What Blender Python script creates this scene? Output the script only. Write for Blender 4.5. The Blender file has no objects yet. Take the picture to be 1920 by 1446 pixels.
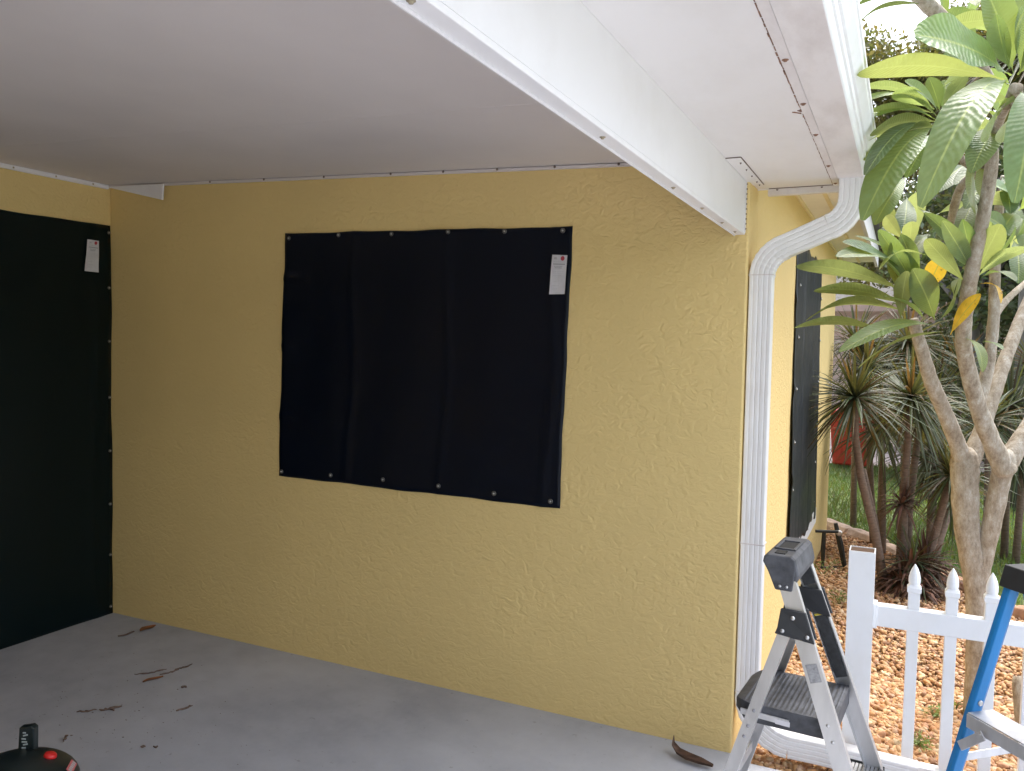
import bpy, math, random
import numpy as np
from mathutils import Vector, Matrix
random.seed(7)
rng = np.random.default_rng(7)
S = bpy.context.scene
COL = S.collection
PI = math.pi

# ------------------------------------------------------------------ camera, sky, sun, exposure
CAM = Vector((3.9212, -3.1126, 1.5323))
CR = Vector((0.90208153, 0.43113833, 0.01920019))
CU = Vector((-0.03879452, 0.03670058, 0.99857301))
CF = Vector((-0.42981844, 0.90153913, -0.04983272))
cam = bpy.data.cameras.new('camera')
camo = bpy.data.objects.new('camera', cam)
COL.objects.link(camo)
camo.matrix_world = Matrix(((CR.x, CU.x, -CF.x, CAM.x), (CR.y, CU.y, -CF.y, CAM.y), (CR.z, CU.z, -CF.z, CAM.z), (0, 0, 0, 1)))
cam.sensor_fit = 'HORIZONTAL'
cam.sensor_width = 36
cam.lens = 1537.93 / 1920 * 36
cam.clip_start = 0.05
cam.clip_end = 600
S.camera = camo

SUN_EL, SUN_AZ = math.radians(64), math.radians(20)      # azimuth clockwise from +Y
w = bpy.data.worlds.new('World')
S.world = w
w.use_nodes = True
nt = w.node_tree
bg = nt.nodes['Background']
sky = nt.nodes.new('ShaderNodeTexSky')
sky.sky_type = 'NISHITA'
sky.sun_disc = False
sky.sun_elevation = SUN_EL
sky.sun_rotation = SUN_AZ
sky.dust_density = 4.0
sky.ozone_density = 1.0
hs = nt.nodes.new('ShaderNodeHueSaturation')              # overcast: most of the blue is gone
hs.inputs['Saturation'].default_value = 0.5
nt.links.new(sky.outputs[0], hs.inputs['Color'])
nt.links.new(hs.outputs[0], bg.inputs['Color'])
bg.inputs['Strength'].default_value = 0.15
sl = bpy.data.lights.new('sun', 'SUN')
sl.energy = 0.85
sl.angle = math.radians(25)
sl.color = (1.0, 0.96, 0.9)
suno = bpy.data.objects.new('sun', sl)
COL.objects.link(suno)
sd = Vector((math.sin(SUN_AZ) * math.cos(SUN_EL), math.cos(SUN_AZ) * math.cos(SUN_EL), math.sin(SUN_EL)))
suno.rotation_euler = sd.to_track_quat('Z', 'Y').to_euler()
S.view_settings.view_transform = 'Standard'
S.view_settings.look = 'None'
S.view_settings.gamma = 1
S.view_settings.exposure = 1.92
S.cycles.max_bounces = 12
S.cycles.diffuse_bounces = 6
S.cycles.use_denoising = True


def at(px, py, t):
    """a point t metres deep along the sight line of a photo pixel"""
    return CAM + (CF + CR * ((px - 960) / 1537.93) + CU * ((723 - py) / 1537.93)) * t


# ------------------------------------------------------------------ materials
def mat(name, col, rough=0.5, metal=0.0, spec=0.5, build=None):
    m = bpy.data.materials.new(name)
    m.use_nodes = True
    b = m.node_tree.nodes['Principled BSDF']
    b.inputs['Base Color'].default_value = (*col, 1)
    b.inputs['Roughness'].default_value = rough
    b.inputs['Metallic'].default_value = metal
    b.inputs['Specular IOR Level'].default_value = spec
    if build:
        build(m.node_tree, b)
    return m


def N(nt, typ, **kw):
    n = nt.nodes.new(typ)
    for k, v in kw.items():
        if k in n.inputs:
            n.inputs[k].default_value = v
        else:
            setattr(n, k, v)
    return n


def coords(nt, scale=(1, 1, 1)):
    tc = N(nt, 'ShaderNodeTexCoord')
    mp = N(nt, 'ShaderNodeMapping')
    mp.inputs['Scale'].default_value = scale
    nt.links.new(tc.outputs['Object'], mp.inputs['Vector'])
    return mp.outputs['Vector']


def noise(nt, vec, scale, detail=3, rough=0.5, dist=0.0):
    n = N(nt, 'ShaderNodeTexNoise')
    n.inputs['Scale'].default_value = scale
    n.inputs['Detail'].default_value = detail
    n.inputs['Roughness'].default_value = rough
    n.inputs['Distortion'].default_value = dist
    nt.links.new(vec, n.inputs['Vector'])
    return n.outputs['Fac']


def ramp(nt, fac, stops):
    r = N(nt, 'ShaderNodeValToRGB')
    cr = r.color_ramp
    while len(cr.elements) < len(stops):
        cr.elements.new(0.5)
    for e, (p, c) in zip(cr.elements, stops):
        e.position = p
        e.color = (*c, 1) if len(c) == 3 else c
    nt.links.new(fac, r.inputs['Fac'])
    return r.outputs['Color']


def bump(nt, b, h, dist, strength=1.0, prev=None):
    n = N(nt, 'ShaderNodeBump')
    n.inputs['Distance'].default_value = dist
    n.inputs['Strength'].default_value = strength
    nt.links.new(h, n.inputs['Height'])
    if prev is not None:
        nt.links.new(prev, n.inputs['Normal'])
    nt.links.new(n.outputs['Normal'], b.inputs['Normal'])
    return n.outputs['Normal']


def varied(c, scale=6, amt=0.12, bscale=None, bdist=0.001, stretch=(1, 1, 1), detail=4):
    def f(nt, b):
        v = coords(nt, stretch)
        a = noise(nt, v, scale, detail, 0.6)
        lo = tuple(x * (1 - amt) for x in c)
        hi = tuple(min(1, x * (1 + amt)) for x in c)
        nt.links.new(ramp(nt, a, [(0.3, lo), (0.7, hi)]), b.inputs['Base Color'])
        if bscale:
            bump(nt, b, noise(nt, v, bscale, 3), bdist)
    return f


YEL = (0.755, 0.572, 0.245)


def stucco_nodes(nt, b):
    v = coords(nt)
    big = noise(nt, v, 1.3, 3)
    c1 = tuple(x * 0.95 for x in YEL)
    c2 = tuple(x * 1.04 for x in YEL)
    nt.links.new(ramp(nt, big, [(0.3, c1), (0.7, c2)]), b.inputs['Base Color'])
    trow = noise(nt, coords(nt, (1, 1, 1.35)), 25, 2.5, 0.5, 1.3)
    tr = ramp(nt, trow, [(0.34, (0, 0, 0)), (0.50, (0.55, 0.55, 0.55)), (0.68, (1, 1, 1))])
    patch = ramp(nt, noise(nt, v, 2.6, 3, 0.6), [(0.3, (0.35, 0.35, 0.35)), (0.7, (1, 1, 1))])
    mm = N(nt, 'ShaderNodeMix', data_type='RGBA', blend_type='MULTIPLY')
    mm.inputs['Factor'].default_value = 1
    nt.links.new(tr, mm.inputs[6])
    nt.links.new(patch, mm.inputs[7])
    p = bump(nt, b, mm.outputs[2], 0.0034, 0.8)
    p = bump(nt, b, noise(nt, v, 38, 3, 0.6, 1.0), 0.0022, 0.75, p)
    bump(nt, b, noise(nt, v, 150, 2), 0.0005, 0.6, p)


def slab_nodes(nt, b):
    v = coords(nt)
    a = noise(nt, v, 1.1, 5, 0.6)
    f = noise(nt, v, 9, 6, 0.7)
    g = noise(nt, v, 70, 3)
    mx = N(nt, 'ShaderNodeMath', operation='MULTIPLY_ADD')
    nt.links.new(f, mx.inputs[0])
    mx.inputs[1].default_value = 0.35
    nt.links.new(a, mx.inputs[2])
    c = ramp(nt, mx.outputs[0], [(0.42, (0.325, 0.335, 0.385)), (0.66, (0.44, 0.455, 0.50)), (0.9, (0.53, 0.545, 0.59))])
    d = ramp(nt, noise(nt, v, 23, 4, 0.7), [(0.30, (0.45, 0.42, 0.4)), (0.36, (1, 1, 1))])
    m = N(nt, 'ShaderNodeMix', data_type='RGBA', blend_type='MULTIPLY')
    m.inputs['Factor'].default_value = 0.45
    nt.links.new(c, m.inputs[6])
    nt.links.new(d, m.inputs[7])
    nt.links.new(m.outputs[2], b.inputs['Base Color'])
    p = bump(nt, b, g, 0.0012, 0.5)
    bump(nt, b, f, 0.002, 0.4, p)


def dirty_white(c, dirt, amt=0.5, st=(1, 1, 1), sc=5):
    def f(nt, b):
        v = coords(nt, st)
        a = noise(nt, v, sc, 6, 0.65)
        nt.links.new(ramp(nt, a, [(0.28, tuple(c[i] * (1 - amt) + dirt[i] * amt for i in range(3))), (0.55, c)]), b.inputs['Base Color'])
        bump(nt, b, noise(nt, v, 3.5, 2), 0.0012, 0.5)
    return f


def ceiling_nodes(nt, b):
    v = coords(nt, (1, 0.08, 1))
    a = noise(nt, v, 120, 2)
    bump(nt, b, a, 0.0006, 0.6)
    c = noise(nt, coords(nt), 2.0, 4)
    nt.links.new(ramp(nt, c, [(0.3, (0.66, 0.617, 0.613)), (0.7, (0.72, 0.675, 0.668))]), b.inputs['Base Color'])


def vinyl_nodes(nt, b):
    v = coords(nt)
    bump(nt, b, noise(nt, v, 420, 2), 0.0005, 0.35)
    a = noise(nt, v, 5, 5, 0.7)
    nt.links.new(ramp(nt, a, [(0.35, (0.30,) * 3), (0.7, (0.45,) * 3)]), b.inputs['Roughness'])


M = {}
M['stucco'] = mat('yellow_stucco', YEL, 0.75, build=stucco_nodes)
M['soffit_yellow'] = mat('yellow_paint', (0.88, 0.85, 0.74), 0.6, build=varied((0.88, 0.85, 0.74), 4, 0.06))
M['batten_yellow'] = mat('ochre_paint', (0.78, 0.68, 0.40), 0.6, build=varied((0.78, 0.68, 0.40), 6, 0.1))
M['slab'] = mat('concrete', (0.4, 0.4, 0.4), 0.8, build=slab_nodes)
M['ceiling'] = mat('ceiling_panel', (0.7, 0.67, 0.66), 0.55, build=ceiling_nodes)
M['white'] = mat('white_enamel', (0.80, 0.80, 0.80), 0.38, build=dirty_white((0.82, 0.81, 0.83), (0.68, 0.65, 0.64), 0.3, (1, 1, 1), 4))
M['soffit'] = mat('white_soffit', (0.74, 0.72, 0.71), 0.5, build=dirty_white((0.76, 0.738, 0.73), (0.62, 0.58, 0.555), 0.45, (1, 0.5, 1), 3))
M['gutter_under'] = mat('weathered_white', (0.70, 0.66, 0.65), 0.5, build=dirty_white((0.74, 0.70, 0.69), (0.48, 0.42, 0.40), 0.55, (1, 0.35, 1), 9))
M['vinyl_white'] = mat('white_vinyl', (0.84, 0.85, 0.87), 0.35, build=dirty_white((0.84, 0.85, 0.87), (0.66, 0.63, 0.58), 0.3, (1, 1, 0.5), 7))
M['pipe'] = mat('downspout_white', (0.83, 0.82, 0.83), 0.4, build=dirty_white((0.84, 0.83, 0.835), (0.66, 0.61, 0.58), 0.4, (1, 1, 0.6), 8))
M['black_vinyl'] = mat('dark_vinyl', (0.0006, 0.0032, 0.0105), 0.27, 0.0, 0.22, build=vinyl_nodes)
M['sky_vinyl'] = mat('blue_black_vinyl', (0.008, 0.013, 0.022), 0.3, 0.0, 0.6, build=vinyl_nodes)
M['green_vinyl'] = mat('dark_green_vinyl', (0.0006, 0.0066, 0.0078), 0.27, 0.0, 0.22, build=vinyl_nodes)
M['steel'] = mat('steel', (0.62, 0.62, 0.62), 0.3, 1.0)
M['ring'] = mat('oxidised_ring', (0.20, 0.20, 0.19), 0.4, 0.9)
M['hole'] = mat('grommet_hole', (0.01, 0.01, 0.01), 0.8)
M['tag'] = mat('tag_cloth', (0.62, 0.61, 0.64), 0.7, build=varied((0.62, 0.61, 0.64), 30, 0.06))
M['print_grey'] = mat('grey_print', (0.30, 0.30, 0.32), 0.8)
M['print_pale'] = mat('pale_print', (0.47, 0.46, 0.49), 0.8)
M['print_red'] = mat('red_print', (0.42, 0.05, 0.07), 0.8)
M['rust'] = mat('rust', (0.24, 0.13, 0.085), 0.9, build=varied((0.24, 0.13, 0.085), 40, 0.5))
M['screw'] = mat('screw_head', (0.42, 0.36, 0.27), 0.45, 0.6)
M['dark_gap'] = mat('dark_seam', (0.16, 0.12, 0.10), 0.9)
M['alu'] = mat('aluminium', (0.60, 0.60, 0.61), 0.42, 0.85, build=varied((0.60, 0.60, 0.61), 14, 0.14, 60, 0.0004, (1, 1, 0.2)))
M['black_plastic'] = mat('black_plastic', (0.022, 0.024, 0.028), 0.5, build=varied((0.022, 0.024, 0.028), 20, 0.25))
M['grey_plastic'] = mat('scuffed_grey_plastic', (0.055, 0.058, 0.068), 0.6, build=varied((0.06, 0.063, 0.073), 26, 0.5, 80, 0.0006))
M['rivet'] = mat('rivet', (0.55, 0.55, 0.55), 0.35, 0.9)
M['blue'] = mat('blue_fibreglass', (0.008, 0.185, 0.47), 0.42, build=varied((0.009, 0.185, 0.47), 18, 0.14, 300, 0.0003, (1, 1, 0.1)))
M['sticker_red'] = mat('red_sticker', (0.35, 0.02, 0.06), 0.5)
M['sticker_yellow'] = mat('yellow_sticker', (0.6, 0.5, 0.05), 0.5)
M['sticker_dark'] = mat('dark_sticker', (0.03, 0.032, 0.036), 0.5, build=varied((0.03, 0.032, 0.036), 70, 0.6))
M['sticker_grey'] = mat('grey_sticker', (0.30, 0.30, 0.31), 0.6, build=varied((0.30, 0.30, 0.31), 120, 0.35))
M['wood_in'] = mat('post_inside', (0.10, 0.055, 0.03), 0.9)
M['iron'] = mat('black_iron', (0.02, 0.022, 0.02), 0.5, 0.3, build=varied((0.025, 0.026, 0.022), 30, 0.4))
M['red_plastic'] = mat('red_plastic', (0.36, 0.03, 0.015), 0.45, build=varied((0.36, 0.03, 0.015), 6, 0.15))
M['vac'] = mat('dark_teal_plastic', (0.012, 0.02, 0.022), 0.35, build=varied((0.012, 0.02, 0.022), 9, 0.3))
M['vac_grey'] = mat('charcoal_plastic', (0.025, 0.026, 0.03), 0.4)
M['button_red'] = mat('red_button', (0.62, 0.02, 0.02), 0.3)
M['label_pink'] = mat('red_label', (0.50, 0.13, 0.13), 0.5)
M['mark_pale'] = mat('pale_mark', (0.38, 0.43, 0.43), 0.6)
M['dead_leaf'] = mat('orange_brown_leaf', (0.27, 0.105, 0.035), 0.7, build=varied((0.27, 0.105, 0.035), 40, 0.5))
M['twig'] = mat('brown_twig', (0.15, 0.10, 0.075), 0.8, build=varied((0.15, 0.10, 0.075), 50, 0.4))
M['crumb'] = mat('brown_crumbs', (0.19, 0.15, 0.13), 0.9)
M['sheath'] = mat('palm_sheath', (0.10, 0.055, 0.035), 0.6, build=varied((0.10, 0.055, 0.035), 18, 0.5, stretch=(1, 6, 1)))
M['torn'] = mat('torn_white_film', (0.80, 0.82, 0.85), 0.35)


def bark_nodes(nt, b):
    v = coords(nt, (1, 1, 0.45))
    a = noise(nt, v, 34, 9, 0.82)
    c = ramp(nt, a, [(0.34, (0.16, 0.12, 0.085)), (0.46, (0.29, 0.24, 0.18)), (0.55, (0.37, 0.325, 0.265)), (0.66, (0.50, 0.47, 0.42))])
    nt.links.new(c, b.inputs['Base Color'])
    v2 = coords(nt, (0.3, 0.3, 2.6))
    p = bump(nt, b, noise(nt, v2, 22, 3, 0.6), 0.005, 0.6)
    bump(nt, b, noise(nt, v, 55, 5, 0.75), 0.0045, 0.7, p)


M['bark'] = mat('plumeria_bark', (0.3, 0.25, 0.2), 0.85, build=bark_nodes)
M['old_bark'] = mat('grey_bark', (0.12, 0.11, 0.10), 0.9, build=varied((0.12, 0.11, 0.10), 8, 0.5, 14, 0.03, (1, 1, 0.2)))
M['stem'] = mat('dracaena_stem', (0.17, 0.12, 0.09), 0.85, build=varied((0.17, 0.12, 0.09), 30, 0.35, 40, 0.002, (1, 1, 3)))


def leaf_mat(name, top, glow, tr=0.45, rough=0.36, veins=True, spots=None, spec=0.55):
    m = bpy.data.materials.new(name)
    m.use_nodes = True
    nt = m.node_tree
    b = nt.nodes['Principled BSDF']
    out = nt.nodes['Material Output']
    b.inputs['Roughness'].default_value = rough
    b.inputs['Specular IOR Level'].default_value = spec
    uv = N(nt, 'ShaderNodeUVMap')
    sp = N(nt, 'ShaderNodeSeparateXYZ')
    nt.links.new(uv.outputs[0], sp.inputs[0])
    at_ = N(nt, 'ShaderNodeAttribute', attribute_name='tint')
    ab = N(nt, 'ShaderNodeMath', operation='ABSOLUTE')
    nt.links.new(sp.outputs['Y'], ab.inputs[0])
    nz = noise(nt, coords(nt), 28, 4)
    c = ramp(nt, nz, [(0.3, tuple(x * 0.75 for x in top)), (0.7, tuple(min(1, x * 1.25) for x in top))])
    mul = N(nt, 'ShaderNodeMix', data_type='RGBA', blend_type='MULTIPLY')
    mul.inputs['Factor'].default_value = 1
    nt.links.new(c, mul.inputs[6])
    nt.links.new(at_.outputs['Color'], mul.inputs[7])
    col = mul.outputs[2]
    if veins:
        k = N(nt, 'ShaderNodeMath', operation='MULTIPLY_ADD')       # u*26 - |v|*2.2
        nt.links.new(ab.outputs[0], k.inputs[0])
        k.inputs[1].default_value = -2.4
        u = N(nt, 'ShaderNodeMath', operation='MULTIPLY')
        nt.links.new(sp.outputs['X'], u.inputs[0])
        u.inputs[1].default_value = 27
        nt.links.new(u.outputs[0], k.inputs[2])
        jit = N(nt, 'ShaderNodeMath', operation='MULTIPLY_ADD')
        nt.links.new(noise(nt, coords(nt), 35, 2), jit.inputs[0])
        jit.inputs[1].default_value = 1.3
        nt.links.new(k.outputs[0], jit.inputs[2])
        w6 = N(nt, 'ShaderNodeMath', operation='MULTIPLY')
        nt.links.new(jit.outputs[0], w6.inputs[0])
        w6.inputs[1].default_value = 6.2832
        sn = N(nt, 'ShaderNodeMath', operation='SINE')
        nt.links.new(w6.outputs[0], sn.inputs[0])
        bump(nt, b, sn.outputs[0], 0.0007, 0.6)
        rib = ramp(nt, ab.outputs[0], [(0.03, (1, 1, 1)), (0.075, (0, 0, 0))])
        mr = N(nt, 'ShaderNodeMix', data_type='RGBA')
        nt.links.new(rib, mr.inputs[0])
        nt.links.new(col, mr.inputs[6])
        mr.inputs[7].default_value = (0.30, 0.36, 0.13, 1)
        col = mr.outputs[2]
    if spots:
        s = ramp(nt, noise(nt, coords(nt), 45, 2), [(0.60, (0, 0, 0)), (0.68, (1, 1, 1))])
        ms = N(nt, 'ShaderNodeMix', data_type='RGBA')
        nt.links.new(s, ms.inputs[0])
        nt.links.new(col, ms.inputs[6])
        ms.inputs[7].default_value = (*spots, 1)
        col = ms.outputs[2]
    nt.links.new(col, b.inputs['Base Color'])
    t = N(nt, 'ShaderNodeBsdfTranslucent')
    g = N(nt, 'ShaderNodeMix', data_type='RGBA', blend_type='MULTIPLY')
    g.inputs['Factor'].default_value = 1
    g.inputs[6].default_value = (*glow, 1)
    nt.links.new(at_.outputs['Color'], g.inputs[7])
    nt.links.new(g.outputs[2], t.inputs['Color'])
    mx = N(nt, 'ShaderNodeMixShader')
    mx.inputs[0].default_value = tr
    nt.links.new(b.outputs[0], mx.inputs[1])
    nt.links.new(t.outputs[0], mx.inputs[2])
    nt.links.new(mx.outputs[0], out.inputs['Surface'])
    return m


M['leaf'] = leaf_mat('plumeria_leaf', (0.08, 0.145, 0.075), (0.39, 0.50, 0.10), 0.34, 0.4, spec=0.45)
M['leaf_young'] = leaf_mat('plumeria_young_leaf', (0.17, 0.235, 0.08), (0.35, 0.41, 0.125), 0.5)
M['leaf_yellow'] = leaf_mat('plumeria_yellow_leaf', (0.74, 0.47, 0.04), (0.85, 0.56, 0.05), 0.35, spots=(0.16, 0.06, 0.02))
M['spike'] = leaf_mat('dracaena_leaf', (0.05, 0.072, 0.035), (0.17, 0.17, 0.04), 0.25, 0.45, veins=False, spec=0.3)
M['spike_dry'] = leaf_mat('dracaena_dry_leaf', (0.10, 0.052, 0.032), (0.10, 0.05, 0.02), 0.12, 0.7, veins=False)
M['foliage'] = leaf_mat('tree_foliage', (0.11, 0.125, 0.05), (0.25, 0.25, 0.07), 0.33, 0.5, veins=False)
M['foliage_dark'] = leaf_mat('hedge_foliage', (0.06, 0.09, 0.045), (0.15, 0.19, 0.06), 0.3, 0.5, veins=False)
M['grass'] = leaf_mat('grass_blade', (0.14, 0.21, 0.065), (0.28, 0.38, 0.08), 0.3, 0.6, veins=False)


def tint_mat(name, rough=0.8, bscale=None):
    def f(nt, b):
        a = N(nt, 'ShaderNodeAttribute', attribute_name='tint')
        n = ramp(nt, noise(nt, coords(nt), 60, 4, 0.7), [(0.3, (0.72, 0.68, 0.64)), (0.65, (1, 1, 1))])
        m = N(nt, 'ShaderNodeMix', data_type='RGBA', blend_type='MULTIPLY')
        m.inputs['Factor'].default_value = 1
        nt.links.new(a.outputs['Color'], m.inputs[6])
        nt.links.new(n, m.inputs[7])
        nt.links.new(m.outputs[2], b.inputs['Base Color'])
        bump(nt, b, noise(nt, coords(nt), 90, 3), 0.002, 0.5)
    return mat(name, (0.5, 0.4, 0.3), rough, build=f)


M['pebble'] = tint_mat('pebble_stone')
M['gravel_base'] = mat('gravel_dirt', (0.2, 0.12, 0.06), 0.95, build=varied((0.2, 0.12, 0.06), 45, 0.5, 45, 0.01))
M['lawn'] = mat('lawn_soil', (0.09, 0.13, 0.04), 0.95, build=varied((0.10, 0.135, 0.045), 2.2, 0.4, 40, 0.02))
M['road'] = mat('pinkish_paving', (0.48, 0.40, 0.37), 0.85, build=varied((0.48, 0.40, 0.37), 3, 0.12))
M['pink_wall'] = mat('pink_render', (0.55, 0.42, 0.40), 0.8, build=varied((0.55, 0.42, 0.40), 3, 0.08))
M['white_wall'] = mat('white_render', (0.75, 0.74, 0.72), 0.7, build=varied((0.75, 0.74, 0.72), 3, 0.06))
M['roof_tile'] = mat('grey_shingle', (0.10, 0.095, 0.09), 0.9, build=varied((0.10, 0.095, 0.09), 8, 0.25))
M['glass'] = mat('dark_glass', (0.03, 0.04, 0.05), 0.08)
M['car_white'] = mat('car_paint', (0.72, 0.75, 0.78), 0.2)
M['tyre'] = mat('tyre_rubber', (0.02, 0.02, 0.02), 0.8)
M['terracotta'] = mat('terracotta_stone', (0.42, 0.22, 0.13), 0.85, build=varied((0.42, 0.24, 0.15), 12, 0.3, 30, 0.004))
M['pale_stone'] = mat('pale_pink_stone', (0.50, 0.37, 0.29), 0.85, build=varied((0.50, 0.37, 0.29), 12, 0.25, 30, 0.004))
M['weed'] = leaf_mat('weed_leaf', (0.12, 0.20, 0.05), (0.28, 0.38, 0.06), 0.35, 0.5, veins=False)
M['flower'] = mat('magenta_petal', (0.55, 0.03, 0.30), 0.6)


# ------------------------------------------------------------------ mesh helpers
class MB:
    def __init__(s):
        s.v = []
        s.f = []
        s.uv = []
        s.tint = []
        s.cur = (1, 1, 1)

    def add(s, verts, faces, uvs=None):
        o = len(s.v)
        s.v += [tuple(p) for p in verts]
        s.tint += [s.cur] * len(verts)
        s.uv += uvs if uvs else [(0, 0)] * len(verts)
        s.f += [tuple(i + o for i in f) for f in faces]
        return s

    def box(s, x0, x1, y0, y1, z0, z1):
        return s.add([(x0, y0, z0), (x1, y0, z0), (x1, y1, z0), (x0, y1, z0), (x0, y0, z1), (x1, y0, z1), (x1, y1, z1), (x0, y1, z1)],
                     [(0, 3, 2, 1), (4, 5, 6, 7), (0, 1, 5, 4), (1, 2, 6, 5), (2, 3, 7, 6), (3, 0, 4, 7)])

    def prism(s, poly, ext):
        """closed polygon (3-D points, one plane) pushed along ext"""
        n = len(poly)
        e = Vector(ext)
        a = [Vector(p) for p in poly]
        nm = Vector((0, 0, 0))
        for i in range(n):
            nm += a[i].cross(a[(i + 1) % n])
        if nm.dot(e) > 0:
            a = a[::-1]
        v = a + [p + e for p in a]
        f = [tuple(range(n)), tuple(range(2 * n - 1, n - 1, -1))]
        f += [(i, i + n, (i + 1) % n + n, (i + 1) % n)[::-1] for i in range(n)]
        f = [tuple(reversed(q)) if k >= 2 else q for k, q in enumerate(f)]
        return s.add(v, [q for q in f])

    def bar(s, p0, p1, wa, wb, side):
        """box from p0 to p1; wa across `side`, wb across the third axis"""
        p0, p1 = Vector(p0), Vector(p1)
        d = (p1 - p0).normalized()
        a = Vector(side)
        a = (a - d * a.dot(d)).normalized()
        b = d.cross(a)
        a, b = a * wa / 2, b * wb / 2
        v = [p - a - b for p in (p0,)] + [p0 + a - b, p0 + a + b, p0 - a + b, p1 - a - b, p1 + a - b, p1 + a + b, p1 - a + b]
        return s.add(v, [(0, 3, 2, 1), (4, 5, 6, 7), (0, 1, 5, 4), (1, 2, 6, 5), (2, 3, 7, 6), (3, 0, 4, 7)])

    def tube(s, pts, rad, n=10, cap=True, wob=0.0):
        pts = [Vector(p) for p in pts]
        if not isinstance(rad, (list, tuple)):
            rad = [rad] * len(pts)
        ref = Vector((0.31, 0.17, 0.93))
        vs = []
        for i, p in enumerate(pts):
            d = (pts[min(i + 1, len(pts) - 1)] - pts[max(i - 1, 0)]).normalized()
            a = d.cross(ref)
            if a.length < 1e-3:
                a = d.cross(Vector((1, 0, 0)))
            a.normalize()
            b = d.cross(a)
            for k in range(n):
                t = 2 * PI * k / n
                r = rad[i] * (1 + wob * (random.random() - 0.5))
                vs.append(p + a * math.cos(t) * r + b * math.sin(t) * r)
        f = []
        for i in range(len(pts) - 1):
            for k in range(n):
                f.append((i * n + k, i * n + (k + 1) % n, (i + 1) * n + (k + 1) % n, (i + 1) * n + k))
        if cap:
            f.append(tuple(range(n))[::-1])
            f.append(tuple((len(pts) - 1) * n + k for k in range(n)))
        return s.add(vs, f)

    def lathe(s, base, prof, n=20, axis=(0, 0, 1), square=False):
        """profile of (radius, height) turned round an axis; square gives four-sided turning"""
        ax = Vector(axis).normalized()
        a = ax.orthogonal().normalized()
        b = ax.cross(a)
        if square:
            a, b, n = Vector((1, 0, 0)), Vector((0, 1, 0)), 4
        base = Vector(base)
        vs = []
        for r, h in prof:
            for k in range(n):
                t = 2 * PI * (k + (0.5 if square else 0)) / n
                q = r * (1.41421 if square else 1)
                vs.append(base + ax * h + a * math.cos(t) * q + b * math.sin(t) * q)
        f = []
        for i in range(len(prof) - 1):
            for k in range(n):
                f.append((i * n + k, i * n + (k + 1) % n, (i + 1) * n + (k + 1) % n, (i + 1) * n + k))
        f.append(tuple(range(n))[::-1])
        f.append(tuple((len(prof) - 1) * n + k for k in range(n)))
        return s.add(vs, f)

    def build(s, name, m, parent=None, smooth=False, bevel=0.0, origin=None):
        off = Vector((0, 0, 0))
        p = parent
        while p is not None:
            off += p.location
            p = p.parent
        if origin is not None:
            off = off + Vector(origin)
        me = bpy.data.meshes.new(name)
        me.from_pydata([tuple(Vector(q) - off) for q in s.v], [], s.f)
        me.materials.append(m)
        if any(u != (0, 0) for u in s.uv):
            ul = me.uv_layers.new(name='UVMap')
            li = np.zeros(len(me.loops), dtype=np.int32)
            me.loops.foreach_get('vertex_index', li)
            ul.data.foreach_set('uv', np.array(s.uv, dtype=np.float32)[li].ravel())
        ca = me.color_attributes.new('tint', 'FLOAT_COLOR', 'POINT')
        ca.data.foreach_set('color', np.c_[np.array(s.tint, dtype=np.float32), np.ones(len(s.v), dtype=np.float32)].ravel())
        if smooth:
            me.polygons.foreach_set('use_smooth', [True] * len(me.polygons))
        me.update()
        o = bpy.data.objects.new(name, me)
        COL.objects.link(o)
        if parent is not None:
            o.parent = parent
        if origin is not None:
            o.location = origin
        if bevel:
            bv = o.modifiers.new('bevel', 'BEVEL')
            bv.width = bevel
            bv.segments = 2
            bv.limit_method = 'ANGLE'
            bv.angle_limit = math.radians(40)
        return o


def tag(o, label=None, cat=None, group=None, kind=None):
    if label:
        o['label'] = label
    if cat:
        o['category'] = cat
    if group:
        o['group'] = group
    if kind:
        o['kind'] = kind
    return o


def thing(name, label, cat, loc=(0, 0, 0), group=None, rz=0.0):
    o = bpy.data.objects.new(name, None)
    o.location = loc
    o.rotation_euler = (0, 0, rz)
    o.empty_display_size = 0.1
    COL.objects.link(o)
    return tag(o, label, cat, group)


def big_mesh(name, V, F, tint, m, uv=None, smooth=False):
    """fast mesh from numpy arrays; every face has the same corner count"""
    me = bpy.data.meshes.new(name)
    k = F.shape[1]
    me.vertices.add(len(V))
    me.vertices.foreach_set('co', V.astype(np.float32).ravel())
    me.loops.add(F.size)
    me.loops.foreach_set('vertex_index', F.astype(np.int32).ravel())
    me.polygons.add(len(F))
    me.polygons.foreach_set('loop_start', np.arange(0, F.size, k, dtype=np.int32))
    me.polygons.foreach_set('loop_total', np.full(len(F), k, dtype=np.int32))
    me.update(calc_edges=True)
    ca = me.color_attributes.new('tint', 'FLOAT_COLOR', 'POINT')
    ca.data.foreach_set('color', np.c_[tint, np.ones(len(V))].astype(np.float32).ravel())
    me.polygons.foreach_set('use_smooth', np.full(len(F), smooth, dtype=bool))
    me.materials.append(m)
    me.validate()
    o = bpy.data.objects.new(name, me)
    COL.objects.link(o)
    return o


# ------------------------------------------------------------------ setting: ground sheets
L, XB, ZB, ZS = 3.3871, 3.3756, 1.9526, 2.1472
XG1, XG2, YE = 3.6818, 3.7695, 0.1715
GZ = -0.03                                    # gravel level


def ceil_z(x):
    return 2.35 - 0.03517 * x


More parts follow.
